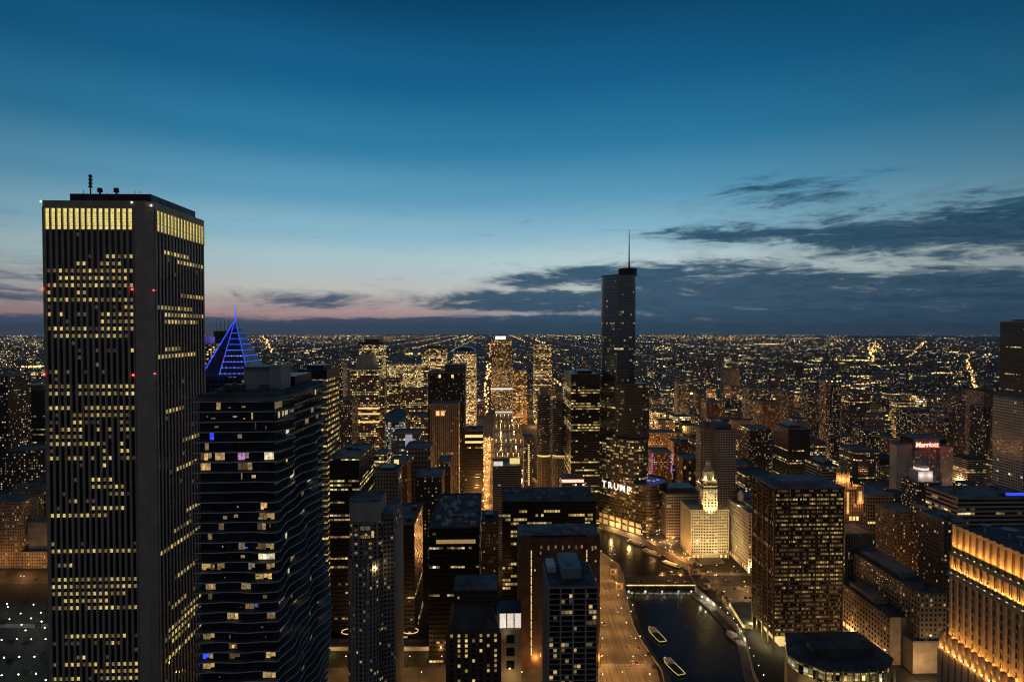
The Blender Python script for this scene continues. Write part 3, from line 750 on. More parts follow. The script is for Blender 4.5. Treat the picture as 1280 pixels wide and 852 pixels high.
m.box(-hw+.3,hw-.3,.5,37.5,h,h+.3); Wr.part('parapet',m,M['terracotta'])
m=MB(); m.box(-hw+2,hw-2,20,36,h+.3,h+1); Wr.part('roof',m,M['roof'])
tx=Wr.lx(889); tw=8.2
zsh=Wr.z(613); zar=Wr.z(602); zc0=Wr.z(590); zc1=Wr.z(580); ztip=Wr.z(573.5)
m=MB(); m.box(tx-tw,tx+tw,-.9,15.5,h,zsh); m.box(tx-tw-.8,tx+tw+.8,-1.7,16.3,zsh,zsh+1)
for (o,a_) in (((tx-tw,-.9),FR),((tx-tw,15.5),LT),((tx+tw,-.9),RT)):
    for i in range(5): m.obox(o,a_,i*4.1-.55,i*4.1+.55,-.02,.35,h,zsh-12)
    for j in range(8): m.obox(o,a_,0,16.4,-.02,.25,h+2.6+j*3.6,h+4.0+j*3.6)
    for i in range(6): m.obox(o,a_,i*3.05+.1,i*3.05+1.0,-2.6,-1.4,zsh+1,zar)       # arcade columns
m.box(tx-tw+3.2,tx+tw-3.2,2.6,12.2,zsh+1,zar)
m.box(tx-tw-.2,tx+tw+.2,-1.1,15.7,zar,zar+1.6)
for sx in (-1,1):
    for yy in (0.2,14.4): m.cyl(tx+sx*(tw-1.2),yy,.9,zar+1.6,zar+6,8,.2)
m.cyl(tx,7.3,6.6,zar+1.6,zc0-1,12); m.cyl(tx,7.3,7.2,zc0-1,zc0+.4,12); m.cyl(tx,7.3,6.4,zc0+.4,zc0+5,12,3.4)
for i in range(8): m.cyl(tx+3.1*cos(i*pi/4),7.3+3.1*sin(i*pi/4),.5,zc0+5,zc1,6)
m.cyl(tx,7.3,2.2,zc0+5,zc1,8); m.cyl(tx,7.3,3.9,zc1,zc1+.8,10); m.cyl(tx,7.3,3.2,zc1+.8,ztip-2,10,.5); m.cyl(tx,7.3,.4,ztip-2,ztip+3,6,.08)
Wr.part('clock_tower',m,M['terracotta'])
for (x,y,a_) in ((tx,-1.35,0),(tx-tw-.45,7.3,LT)):
    m=MB(); n=20; zc=zsh-5.6
    tx_,ty_=cos(a_),sin(a_); nx_,ny_=sin(a_),-cos(a_)
    ring=[(x+tx_*3.3*cos(2*pi*i/n)+nx_*.1,y+ty_*3.3*cos(2*pi*i/n)+ny_*.1,zc+3.3*sin(2*pi*i/n)) for i in range(n)]
    m.poly(ring); ck=Wr.part('clock_face',m,M['white_paint'])
    m=MB(); m.obox((x,y),a_,-.14,.14,.16,.22,zc,zc+2.6); m.obox((x,y),a_,0,1.8,.16,.22,zc-.14,zc+.14)
    hnd=m.build('clock_hand',M['dark_steel'],ck)
m=MB()
for i in range(4):
    for j in range(8): m.obox((tx-tw,-.9),FR,i*4.1+1.2,i*4.1+3.0,.0,.06,h+4.1+j*3.6,h+6.1+j*3.6); m.obox((tx-tw,15.5),LT,i*4.1+1.2,i*4.1+3.0,.0,.06,h+4.1+j*3.6,h+6.1+j*3.6)
Wr.part('tower_window',m,M['glass'],kind='stuff')
Wr.finish(M['terracotta'],wm)
for i in range(8):
    m=MB(); x=-hw+3+i*(w-6)/7; m.box(x-1.3,x+1.3,-.25,.02,.6,4.6); Wr.part('shop_window',m,M['warm_strip'])
WrX,WrY=Wr.cx,705
fl=(1,.76,.34)
for x,yy,zz,aim,pw in ((WrX-20,655,-2,(WrX-8,705,34),44000),(WrX+8,648,-2,(WrX+2,705,40),70000),(WrX+34,655,-2,(WrX+12,705,30),36000),(WrX-66,680,-3,(WrX-20,725,36),9000)):
    lamp((x,yy,zz+3),pw,fl,1.2,'floodlight',spot=75,aim=aim)
for x,yy,zz,aim,pw in ((tx+WrX,690,h-14,(tx+WrX,712,zar),100000),(tx+WrX-16,704,h+3,(tx+WrX,712,zsh),9000),(tx+WrX+16,704,h+3,(tx+WrX,712,zsh),9000),(tx+WrX-10,695,zsh-14,(tx+WrX,712,zc1),9000)):
    lamp((x,yy,zz),pw,fl,.8,'floodlight',spot=60,aim=aim)
lamp((tx+WrX-6,705+2,zar+3),1500,fl,.4,'floodlight'); lamp((tx+WrX+6,705+2,zar+3),1500,fl,.4,'floodlight')
LANDM.append((889,640,'the floodlit clock tower'))
# annex
An=B('office_building','floodlit cream terracotta block right of the clock tower, seen along its long side','building',911,955,641,664,56)
An.root.location.x=267+20; An.cx=287; An.w=40; w,h=40,An.h; hw=20
An.rect=[(-20,0),(20,0),(20,56),(-20,56)]
m=MB(); m.prism(An.rect,0,h-.2,2,4); An.part('glazing',m,M['glass'])
An.facade((-20,56),LT,56,7,h,18,15,pier=(1.3,.35),span=(1.6,.3),win=(.9,.8),lit=lo(.05))
An.facade((-20,0),FR,40,7,h,13,15,pier=(1.3,.35),span=(1.6,.3),win=(.9,.8),lit=lo(.05))
m=MB()
for (o,a_,Wd) in (((-20,56),LT,56),((-20,0),FR,40)):
    n=int(Wd/5)
    for i in range(n+1): m.obox(o,a_,i*Wd/n-.8,i*Wd/n+.8,-.02,.6,0,7)
    m.obox(o,a_,0,Wd,-.02,.9,6.2,7.3); m.obox(o,a_,0,Wd,-.02,.8,h-6,h-5.2); m.obox(o,a_,-.6,Wd+.6,-.02,1.4,h-.8,h+.8)
An.part('cornice',m,M['terracotta'])
m=MB(); m.box(-19.5,19.5,.5,55.5,h,h+.3); m.box(-10,10,12,40,h+.3,h+4); An.part('roof',m,M['roof_dark'])
m=MB(); m.cyl(-8,50,3.6,h+.3,h+8,12); m.cyl(-8,50,3.2,h+8,h+12,12,1.2); An.part('roof_lantern',m,M['terracotta'])
An.finish(M['terracotta'],wm)
for i in range(9):
    m=MB(); m.obox((-20,56),LT,3+i*6,6.4+i*6,.0,.25,.8,5.2); An.part('shop_window',m,M['warm_strip'])
for yy in (682,696,710): lamp((236,yy,1.5),15000,fl,1,'floodlight',spot=95,aim=(268,yy+2,34))
lamp((268-3,690,h+2),2500,fl,.8,'floodlight')
LANDM.append((925,670,'the floodlit annex block'))

# ================================================================== 6  dark glass office slab with lit floors on the right
E=B('office_tower','dark bronze glass office slab with rows of golden lit floors, at the riverside plaza','office tower',968,1055,610.5,503,42)
w,h=E.w,E.h; hw=w/2
m=MB(); m.prism(E.rect,12,h-.2,2,4); E.part('glazing',m,M['glass'])
fp=3.62; nr=int((h-12)/fp); zb=h-nr*fp
er=random.Random(21)
prof={0:.0,1:.5,2:.75,3:.35,4:.45,5:.25,6:.5,7:.35,8:.8,9:.75,10:.25,11:.55,12:.2,13:.1,14:.45,15:.2,16:.3,17:.35,18:.5,19:.25,20:.85,21:.9,22:.1,23:.15,24:.25}
blk={}
def litE(i,j):
    p=prof.get(j,.08)
    k=blk.setdefault((i//3,j),er.random())
    if k<p and er.random()<.85: return 1 if er.random()<.6 else 2
    return 3 if er.random()<.55 else None
E.facade((-hw,0),FR,w,zb,h,30,nr,pier=(.22,.28),span=(1.9,.06),win=(.96,.46),lit=litE)
def litEL(i,j):
    if j in (8,14,20): return 2 if er.random()<.6 else None
    return 3 if er.random()<.05 else None
E.facade((-hw,42),LT,42,zb,h,21,nr,pier=(.22,.28),span=(1.35,.06),win=(.96,.55),lit=litEL)
E.facade((hw,0),RT,42,zb,h,21,nr,pier=(.22,.28),span=(1.35,.06))
m=MB()
for i in range(6):
    x=-hw+i*w/5; m.box(x-.55,x+.55,-.75,.3,0,h)
for i in range(5):
    y=i*42/4; m.box(-hw-.75,-hw+.3,y-.55,y+.55,0,h)
E.part('column',m,M['bronze'])
E.finish(M['bronze'],{1:glow('gold_office_light',(1,.66,.18),(1,.78,.32),.06,.6),2:glow('amber_office_light',(1,.5,.1),(1,.62,.2),.04,.25),3:glow('low_amber_light',(1,.42,.09),(1,.55,.16),.02,.08)})
m=MB(); m.box(-hw+8,hw-8,6,36,0,12); E.part('lobby_wall',m,M['lobby'])
m=MB(); m.box(-hw-.8,hw+.8,-.8,42.8,h,h+1.3); m.box(-hw+.4,hw-.4,.4,41.6,h+1.3,h+1.35); E.part('roof',m,M['roof'])
m=MB(); m.box(-hw+8,hw-14,8,34,h+1.4,h+4.6); E.part('penthouse',m,M['roof'])
E.units(5,z=h+1.36,seed=8,hmax=2.5,mat=M['roof'])
for x in (-24,-8,8): lamp((E.cx+x,503-4,6),2200,(1,.8,.35),.5,'lobby_light')
for y in (6,20,34): lamp((E.cx-hw-4,503+y,6),3200,(1,.8,.35),.5,'lobby_light')
LANDM.append((1010,700,'the golden-floored dark slab'))

# ================================================================== 7  floodlit limestone tower at the right edge
N=B('office_tower','limestone tower at the right edge with floodlit orange setbacks and tall window slots','office tower',1190,1260,655,273,30,reg=False)
FOOT.append((190,250,180,280))
# its long side runs toward the camera; local origin at the far left corner
N.root.location=(at(1190,655,273)[0],273,0); N.root.rotation_euler=(0,0,RZ); N.rz=RZ; N.cx=N.root.location.x
zt=N.h; z1=at(PCX,692,273)[1]; z2=at(PCX,714,273)[1]; zlow=at(PCX,806,273)[1]
Ln=70
m=MB(); m.box(.6,46,-Ln,0,0,z1+1.3); m.box(2.6,46,-Ln,-.3,z1+1.31,zt-2); N.part('glazing',m,M['glass'])
Ws=19; bw=Ln/Ws
def bay(z0,z1,d,pw,nm='pier_wall',sill=True):
    m=MB()
    for i in range(Ws+1):
        u=i*bw; m.obox((0.6,0),LT,u-pw/2,u+pw/2,-.02,d,z0,z1)
    for j in range(1,int((z1-z0)/4)+0):
        m.obox((0.6,0),LT,0,Ln,-.01,d*.4,z0+j*4-.7,z0+j*4+.7)
    return m
m=bay(0,z1,1.0,1.25); 
for i in range(Ws):
    u=(i+.5)*bw; m.obox((0.6,0),LT,u-.16,u+.16,-.02,.5,0,z1)
m.obox((.6,0),LT,-.6,Ln,-.02,2.2,z2-1.6,z2); m.obox((.6,0),LT,-.3,Ln,-.02,1.6,z1,z1+1.4)
m.box(.6,8,-.0,.8,0,zt); N.part('pier_wall',m,M['limestone'])
m=MB()
for i in range(Ws+1):
    u=i*bw; m.obox((1.4,0),LT,u-.9,u+.9,-.2,.35,z1+1.4,zt)
m.obox((1.4,0),LT,0,Ln,-.2,.3,zt-1.6,zt-.4)
N.part('crown_wall',m,M['limestone'])
m=MB(); m.obox((1.4,0),LT,0,Ln,-.6,.0,z1+1.4,zt-1.5); N.part('crown_glazing',m,M['bronze'])
m=MB(); m.box(2.0,46,-Ln,0,zt-2,zt-1.4); N.part('roof',m,M['roof_dark'])
for k,(x,y,r) in enumerate(((9,-8,2.2),(15,-14,3.0),(11,-24,1.6),(20,-30,2.2))):
    m=MB(); m.cyl(x,y,.4,zt-1.4,zt+1.2,8); m.cyl(x,y,r*.3,zt+1.2,zt+2.4,12,r); N.part('antenna_dish',m,M['pale_concrete'])
for k in range(5):
    m=MB(); m.box(5+k*7,9+k*7,-44+k*4,-38+k*4,zt-1.4,zt+1+k%3); N.part('roof_unit',m,M['steel'])
# lower setback block in front of the shaft, with lit cups along its top
m=MB(); m.box(-3.4,.5,-Ln,1.2,0,zlow-1.5)
for i in range(Ws+1):
    u=i*bw; m.obox((-3.4,1.2),LT,u-1.2,u+1.2,-.02,.8,0,zlow-1.5)
m.obox((-3.4,1.2),LT,0,Ln,-.02,.5,zlow-2.6,zlow-1.5)
for i in range(Ws*1+1):
    u=i*bw; m.box(-3.6,-1.8,1.2-u-.9,1.2-u+.9,zlow-1.5,zlow+7.5-1.5)
N.part('setback_wall',m,M['limestone'])
m=MB(); m.box(-3.2,.4,-Ln,1,zlow-1.49,zlow-1.4); N.part('setback_roof',m,M['roof_dark'])
up=(1,.43,.09)
cN,sN=cos(RZ),sin(RZ)
def NL(x,y,z): return (N.cx+cN*x-sN*y,273+sN*x+cN*y,z)
for i in range(13):
    y=-(i+.5)*bw
    m=MB(); m.box(-1.6,-1.2,y-.35,y+.35,z2+.02,z2+.35); N.part('uplight',m,M['lantern'])
    lamp(NL(-1.0,y,z2+1.0),2200,up,.25,'uplight_lamp',spot=125,aim=NL(.5,y,z2+14))
    m=MB(); m.box(-.1,.25,y-.35,y+.35,z1+1.42,z1+1.8); N.part('uplight',m,M['lantern'])
    lamp(NL(-.6,y,z1+2.4),2600,up,.25,'uplight_lamp',spot=125,aim=NL(1.2,y,z1+14))
    m=MB(); m.octa(-4.2,1.2-(i+.5)*bw,zlow-.6,.45); N.part('uplight',m,M['bulb'])
    lamp(NL(-4.7,1.2-(i+.0)*bw,zlow-.5),300,up,.3,'uplight_lamp'); 
    lamp(NL(-1.6,2.2-(i+.5)*bw,zlow+1),5200,up,.3,'uplight_lamp',spot=100,aim=NL(-.2,2.2-(i+.5)*bw,zlow+30))
for (py,i,k) in ((745,2,1),(760,4,1),(768,7,1),(725,9,1),(700,1,1)):
    m=MB(); z_=at(PCX,py+20,265)[1]; m.obox((.6,0),LT,i*bw+1.3,i*bw+2.2,.02,.1,z_,z_+2.2); N.part('window',m,M['win_cool'])
LANDM.append((1240,740,'the orange floodlit tower'))
# ================================================================== front row, bottom centre
def simple(i,j,p,r=random): pass
# cream round-shouldered apartment tower
C=B('apartment_tower','pale apartment tower with a round bay shoulder and a narrower block on top','apartment tower',433,478,627,400,26)
w,h=C.w,C.h; hw=w/2
pale=facade_mat('pale_apartment_front',(.30,.27,.24),lit=.10,wu=.62,wv=.5,c1=(1,.62,.22),c2=(1,.8,.45),s=.8)
zs=C.z(700)
pts=[(-hw,3),(-hw+2,0)]+[(-hw+3+ (w-6)*.5 - (w-6)*.5*cos(pi*i/10), -6*sin(pi*i/10)) for i in range(1,10)]+[(hw-2,0),(hw,3),(hw,26),(-hw,26)]
C.walls(pale,2.4,3.1,pts=pts,z1=zs,par=1.6)
up_=[(-hw+1.5,2.5),(-hw+4,1),(hw-4,1),(hw-1.5,2.5),(hw-1.5,24),(-hw+1.5,24)]
C.walls(pale,3.4,3.1,pts=up_,z0=zs+.03,z1=h-14,name='upper_wall',roof=False)
m=MB(); m.prism(up_,h-14,h,3,3,top=False); C.part('blank_wall',m,M['pale_concrete'])
C.walls(M['pale_concrete'],3,3,pts=up_,z0=h-.6,z1=h,name='coping',par=1.2)
m=MB()
for i in range(9):
    a=pi*(i+.5)/9; x=-hw+3+(w-6)*.5-(w-6)*.5*cos(a); y=-6*sin(a); m.cyl(x,y,.42,0,zs,6)
for i in range(5): x=-hw+4+i*(w-8)/4; m.box(x-.35,x+.35,.6,1.1,zs,h-14)
C.part('pier',m,M['pale_concrete'])
rw=[(hw,2),(hw+6.8,4),(hw+6.8,40),(hw,40)]
C.walls(pale,2.2,3.1,pts=rw,z1=C.z(640,10),name='wing_wall')
m=MB()
for i in range(10): m.box(hw+6.7,hw+8.0,5+i*3.6,7+i*3.6,0,C.z(662,10))
C.part('balcony_stack',m,M['pale_concrete'])
m=MB(); m.box(-3,3.5,1-.06,1-.0,C.z(663),C.z(658)); 
for k in range(6): m.box(-3.4+k*1.2,-2.9+k*1.2,.9,1.0,C.z(673),C.z(669))
m.box(4.4,6.2,.9,1.0,C.z(672),C.z(664)); C.part('lit_room',m,M['win_home'])
m=MB(); m.octa(hw-4,-2.5,C.z(708),.9); C.part('wall_lamp',m,M['bulb']); lamp((C.cx+hw-4,400-4,C.z(708)+.5),900,(1,.75,.35),.4,'wall_lamp_light')
C.units(3,seed=2,x0=-6,x1=6,y0=6,y1=20,mat=M['roof'])
LANDM.append((463,700,'the pale round-shouldered tower'))

off_dark=facade_mat('dark_office_front',(.03,.027,.024),glass=(.012,.013,.015),lit=.05,row=.20,rowlit=.62,grp=4,wu=.86,wv=.42,c1=(1,.66,.2),c2=(1,.8,.36),s=.85,rough=.4)
off_dark2=facade_mat('black_office_front',(.018,.017,.016),glass=(.01,.011,.012),lit=.04,row=.14,rowlit=.6,grp=3,wu=.88,wv=.42,c1=(1,.68,.22),c2=(1,.8,.4),s=.9,rough=.35)
off_black=facade_mat('black_tower_front',(.012,.011,.011),glass=(.008,.009,.01),lit=.26,row=.35,rowlit=.55,grp=3,wu=.9,wv=.48,c1=(1,.72,.22),c2=(1,.82,.34),s=.85,rough=.35)
brick_res=facade_mat('brick_front',(.17,.085,.045),lit=.22,wu=.42,wv=.5,c1=(1,.7,.25),c2=(1,.8,.4),s=.95,tail=3.5)
tan_res=facade_mat('tan_front',(.33,.26,.18),lit=.16,wu=.45,wv=.5,c1=(1,.64,.22),c2=(1,.8,.4),s=.8,tail=3.5)
tan_off=facade_mat('tan_office_front',(.27,.2,.14),lit=.3,row=.14,rowlit=.5,grp=2,wu=.66,wv=.52,c1=(1,.62,.2),c2=(1,.78,.36),s=1.2)
grey_st=facade_mat('grey_stone_front',(.22,.21,.2),lit=.06,row=.03,rowlit=.5,wu=.5,wv=.55,c1=(1,.7,.3),c2=(1,.82,.5),s=.8)
res_dark=facade_mat('dark_apartment_front',(.06,.052,.048),lit=.27,wu=.5,wv=.46,c1=(1,.66,.25),c2=(1,.88,.62),s=1.7,tail=3.5)
res_brown=facade_mat('brown_apartment_front',(.13,.09,.065),lit=.25,wu=.48,wv=.46,c1=(1,.62,.22),c2=(1,.86,.58),s=1.6,tail=3.5)
grid_pale=facade_mat('pale_grid_front',(.6,.55,.48),glass=(.02,.021,.024),lit=.06,row=.03,rowlit=.4,grp=2,wu=.72,wv=.62,c1=(1,.72,.3),c2=(1,.84,.5),s=.8)
band_off=facade_mat('banded_office_front',(.4,.37,.33),glass=(.015,.016,.018),lit=.12,row=.15,rowlit=.5,grp=4,wu=1.0,wv=.5,c1=(1,.68,.24),c2=(1,.82,.4),s=.7)
dense=facade_mat('busy_lit_front',(.28,.18,.10),lit=.6,row=.12,rowlit=.4,wu=.76,wv=.64,c1=(1,.55,.14),c2=(1,.75,.3),s=1.5)
dense2=facade_mat('bright_office_front',(.2,.17,.13),lit=.42,row=.3,rowlit=.45,grp=2,wu=.84,wv=.55,c1=(1,.66,.22),c2=(1,.82,.42),s=1.45)
louvre=facade_mat('louvred_front',(.36,.36,.36),glass=(.03,.03,.032),lit=.02,row=.05,rowlit=.4,wu=1.0,wv=.55,s=.7)
glassy=facade_mat('glassy_front',(.1,.13,.15),glass=(.05,.07,.09),lit=.3,row=.2,rowlit=.5,grp=2,wu=.92,wv=.7,c1=(.75,.85,1),c2=(1,.9,.6),s=.5,rough=.3)
orange_lo=facade_mat('brick_lit_front',(.36,.16,.07),lit=.3,row=.1,wu=.5,wv=.5,c1=(1,.55,.16),c2=(1,.75,.35),s=.9)

def tower(name,label,x0,x1,yt,Y,L,mat,cw=3.2,ch=3.8,cat='office tower',pent=None,units=0,seed=1,chamfer=0,roofmat=None,short=None,crown=None,rz=RZ,sil=False):
    if sil: x0=min(640+(x0-617)*(Y+L)/Y-23, x1-(x1-x0)*.4)
    b=B(name,label,cat,x0,x1,yt,Y,L,rz=rz)
    b.walls(mat,cw,ch,chamfer=chamfer,roofmat=roofmat)
    if pent:
        fx0,fx1,fy0,fy1,hh=pent
        b.penthouse(b.w*(fx0-.5),b.w*(fx1-.5),b.L*fy0,b.L*fy1,hh,cw=3,ch=3)
    if units: b.units(units,seed=seed)
    if short: LANDM.append(((x0+x1)/2,(yt+30),short))
    return b

b=tower('office_tower','dark office tower with a flat teal roof and bright floor bands beside the wavy tower',412,449,573,530,67,off_dark,3.2,3.9,units=4,seed=3,short='the teal-roofed dark office')
m=MB(); m.box(-b.w/2-1,b.w/2+4,-6,0,0,at(PCX,812,530)[1]); b.part('podium',m,M['limestone'])
m=MB(); m.box(-b.w/2+1,b.w/2+3,-6.3,-6.05,at(PCX,800,530)[1],at(PCX,785,530)[1]); 
b=tower('office_tower','office slab with plain grey roof and dark blank side behind the pale round tower',478,518,655,520,62,off_dark,3.2,3.9,units=3,seed=5,roofmat=M['roof'])
b=tower('office_tower','broad dark office block with a long dark roof dotted with vents, lower centre',536,599,659,482,98,off_dark2,3.0,3.9,roofmat=M['roof_dark'],short='the long dark-roofed office')
b.units(26,seed=6,hmax=2.4,mat=M['pale_concrete']); 
m=MB(); m.box(-b.w/2+6,b.w/2-3,-.12,-.02,b.z(679),b.z(674)); b.part('window_row',m,M['arcade'])
# octagonal brick hotel in front, hipped dark roof below a taller slab
b=B('hotel_tower','brown brick tower with neat rows of lit square windows and a dark sloped roof','hotel',560,624,786,400,34)
w,h=b.w,b.h; hw=w/2
m=MB(); m.prism(b.rect,0,h-.2,2,3); b.part('glazing',m,M['glass'])
bl=random.Random(4)
litp={0:(0,1,2,4,5,6),1:(1,2,3,4,6),2:(1,2,5),3:(1,2,4,6),4:(1,2,6),5:(3,6),6:(1,5,6)}
b.facade((-hw,0),FR,w,h-15*3.4,h-2.5,7,14,pier=(2.8,.35),span=(1.3,.3),win=(.8,.85),lit=lambda i,j: 1 if (i in litp.get(j,()) or (j>6 and bl.random()<.3)) else None)
b.facade((hw,0),RT,34,h-15*3.4,h-2.5,7,14,pier=(2.8,.35),span=(1.3,.3),win=(.8,.85),lit=lambda i,j: 1 if bl.random()<.25 else None)
m=MB(); m.box(-hw,hw,-.3,34,h-2.5,h); b.part('parapet',m,M['brick'])
m=MB(); m.prism([(-hw,0),(hw,0),(hw,34),(-hw,34)],h+.03,at(PCX,757,408)[1],3,3,pts1=[(-hw+5,6),(hw-5,6),(hw-5,32),(-hw+5,32)]); b.part('roof',m,M['roof_dark'])
m=MB(); m.box(-hw+3.5,hw-1.5,9,33,h,at(PCX,735,412)[1],2.2,3.2); b.part('upper_wall',m,facade_mat('brown_slab_front',(.12,.075,.05),lit=.05,wu=.5,wv=.5))
zr=at(PCX,735,412)[1]
m=MB(); m.box(-hw+3.2,hw-1.2,8.8,33.3,zr,zr+.8); b.part('upper_roof',m,M['roof'])
b.units(7,z=zr+.8,seed=7,x0=-hw+6,x1=hw-4,y0=11,y1=31,mat=M['roof'],hmax=2.6)
b.finish(M['brick'])
LANDM.append((590,800,'the brick tower with square lit windows'))
# cream low block with bright rooftop row
b=B('office_building','low cream block with a brilliant white window band on top, between two dark towers','building',624,652,765,430,20)
hw=b.w/2; m=MB(); m.box(-hw,hw,0,20,0,b.z(786),3,3.5); b.part('wall',m,M['limestone'])
m=MB(); m.box(-hw,hw,1,20,b.z(786),b.z(765)); b.part('roof',m,M['dark_steel'])
for k in range(3):
    m=MB(); m.box(-hw+.4+k*b.w/3,-hw+b.w/3-.4+k*b.w/3,.85,.98,b.z(785),b.z(767)); b.part('window',m,M['white_hot'])
for k in range(3):
    m=MB(); m.box(-3,3,-.1,.0,b.z(800+k*16)-2,b.z(793+k*16)); b.part('dark_window',m,M['glass'])
lamp((b.cx-3,426,b.z(790)),160,(1,.8,.5),.4,'roof_lamp_light'); lamp((b.cx,420,b.z(845)),2500,(1,.65,.28),.5,'entrance_lamp_light')
# black slab
b=B('office_tower','wide black office slab with a row of bright upper floors, lower centre','office tower',628,745,626,560,46)
hw=b.w/2; w=b.w; h=b.h
m=MB(); m.prism(b.rect,0,h-.2,2,4); b.part('glazing',m,M['glass'])
rb=random.Random(12); nr=int(h/3.85); zb=h-nr*3.85; kk={}
pf={0:0,1:0,2:.15,3:.5,4:.45,5:.6,6:.7,7:.7,8:.45,9:.1,10:.1,13:.1,14:.2,16:.1,18:.5,19:.5,20:.45}
def lb(i,j):
    p=pf.get(j,.1); k=kk.setdefault((i//3,j),rb.random())
    if j>9 and i>9: p*=.4
    return (1 if rb.random()<.7 else 2) if (k<p and rb.random()<.9) else None
b.facade((-hw,0),FR,w,zb,h,34,nr,pier=(.3,.3),span=(1.5,.06),win=(.95,.6),lit=lb)
b.facade((hw,0),RT,46,zb,h,18,nr,pier=(.3,.3),span=(1.5,.06),win=(.95,.6),lit=lambda i,j: 1 if rb.random()<.02 else None)
b.finish(M['dark_steel'],{1:M['win_office'],2:glow('half_office_light',(1,.7,.25),(1,.8,.4),.08,.4)})
m=MB(); m.box(-hw-.3,hw+.3,-.3,46.3,h-.2,h+1); b.part('roof',m,M['roof_dark'])
for k in range(3):
    m=MB(); m.box(-10+k*11,-3+k*11,30,34,h+1.01,h+1.5); b.part('skylight',m,M['roof'])
b.units(14,z=h+1,seed=14,mat=M['concrete'],hmax=2)
LANDM.append((686,640,'the wide black office slab'))
# brown slab with two lit stair strips
b=B('hotel_tower','brown brick slab with two thin vertical lit stair strips and lit top rooms','hotel',648,750,672,475,30)
hw=b.w/2; w=b.w; h=b.h
m=MB(); m.box(-hw,-hw+10,-1,30,0,h+1.5); m.box(hw-10,hw,-1,30,0,h+1.5); m.box(-hw+10,hw-10,1.2,30,0,h); b.part('wall',m,M['brick'])
m=MB(); m.box(-hw+.3,hw-.3,2,29.6,h+1.5,h+1.9); b.part('roof',m,M['roof'])
b.units(14,z=h+1.9,seed=9,hmax=2.5,mat=M['concrete'])
for px,yb in ((663.5,818),(735.5,712)):
    for k in range(12 if yb>750 else 4):
        m=MB(); x=b.lx(px); y1=688+k*11; m.box(x-.9,x+.9,.95,1.15,b.z(y1+9.5),b.z(y1)); b.part('stair_window',m,M['strip'])
for k,px in enumerate((677,686,695,704,712,721,728,741,745)):
    m=MB(); x=b.lx(px,1.2); yy=1.1 if px<738 else -1.1; m.box(x-.7,x+.7,yy,yy+.12,b.z(686 if k%2 else 684)-1,b.z(682)); b.part('lit_room',m,M['win_home'])
rb=random.Random(15)
for k in range(16):
    m=MB(); x=b.lx(rb.choice((669,676,741,745)),1.2); z_=b.z(rb.uniform(690,840)); yy=1.1 if abs(x)<hw-10 else -1.1; m.box(x-.5,x+.5,yy,yy+.12,z_,z_+1.5); b.part('lit_room',m,M['win_home'])
LANDM.append((655,760,'the brown slab with lit stair strips'))
# white-framed apartment block in front
b=B('apartment_tower','nearest apartment block with a white concrete frame grid and pale teal rooftop plant room','apartment tower',685,748,735,330,36)
hw=b.w/2; w=b.w; h=b.h; fp=3.08; nr=int(h/fp); zb=h-nr*fp
m=MB(); m.prism([(-hw+.8,.9),(hw-.8,.9),(hw-.8,36),(-hw+.8,36)],0,h-.2,2,3); b.part('glazing',m,M['glass'])
spots={1:(5,9),2:(3,5),3:(10,),4:(3,4,10,11),5:(1,11),6:(9,10,11),7:(6,),9:(0,),10:(0,3,4,9,10),11:(1,6),14:(6,7),16:(0,4),17:(5,)}
rb=random.Random(2)
b.facade((-hw+.8,.9),FR,w-1.6,zb,h,12,nr,pier=(.12,.15),span=(.3,.1),win=(.95,.62),lit=lambda i,j: (1 if rb.random()<.6 else 2) if (i in spots.get(j,()) or rb.random()<.05) else None)
gl=b.frame; b.part('mullion_grid',gl,M['dark_steel']); b.frame=MB()
for i in range(5): u=i*w/4; b.frame.obox((-hw,0),FR,max(0,u-.45),min(w,u+.45),-.95,.25,0,h)
for j in range(nr+1): zz=zb+j*fp; b.frame.obox((-hw,0),FR,0,w,-.9,.0,zz-.17,zz+.17)
for i in range(10): u=i*4; b.frame.obox((-hw,36),LT,max(0,u-.4),min(36,u+.4),-.8,.2,0,h)
for j in range(nr+1): zz=zb+j*fp; b.frame.obox((-hw,36),LT,0,36,-.75,.0,zz-.3,zz+.3)
b.frame.box(-hw,hw,0,36,h-.1,h+.9)
b.finish(M['pale_concrete'],{1:glow('evening_room_light',(1,.66,.24),(1,.8,.42),.08,.7,pw=1.5),2:glow('soft_room_light',(1,.65,.25),(.95,.9,.6),.03,.2)},name='concrete_frame')
m=MB(); m.box(-hw+.5,hw-.5,.5,35.5,h+.9,h+1.0); b.part('roof',m,M['roof_dark'])
pm2=solid('teal_plant_panel',(.25,.4,.42),.6,var=.12)
m=MB(); m.box(-hw+9,hw-8,11,35,h+1,h+6.5); m.box(-hw+8.7,hw-7.7,10.7,35.3,h+6.5,h+7); m.box(-hw+12,-hw+16,17,22,h+7,h+8.4); b.part('penthouse',m,pm2)
m=MB(); m.box(-hw+1.5,-hw+6.5,20,34,h+1,h+4); b.part('cooling_plant',m,M['white_paint'])
for k in range(5):
    m=MB(); m.cyl(-hw+3+k*5,5,.9,h+1,h+1.9,8); b.part('roof_vent',m,M['steel'])
m=MB(); m.bar((hw-7,9,h+1),(hw-7,9,h+7),.12); b.part('antenna',m,M['steel'])
LANDM.append((715,780,'the white-framed apartment block'))

# ================================================================== middle distance
T_=tower
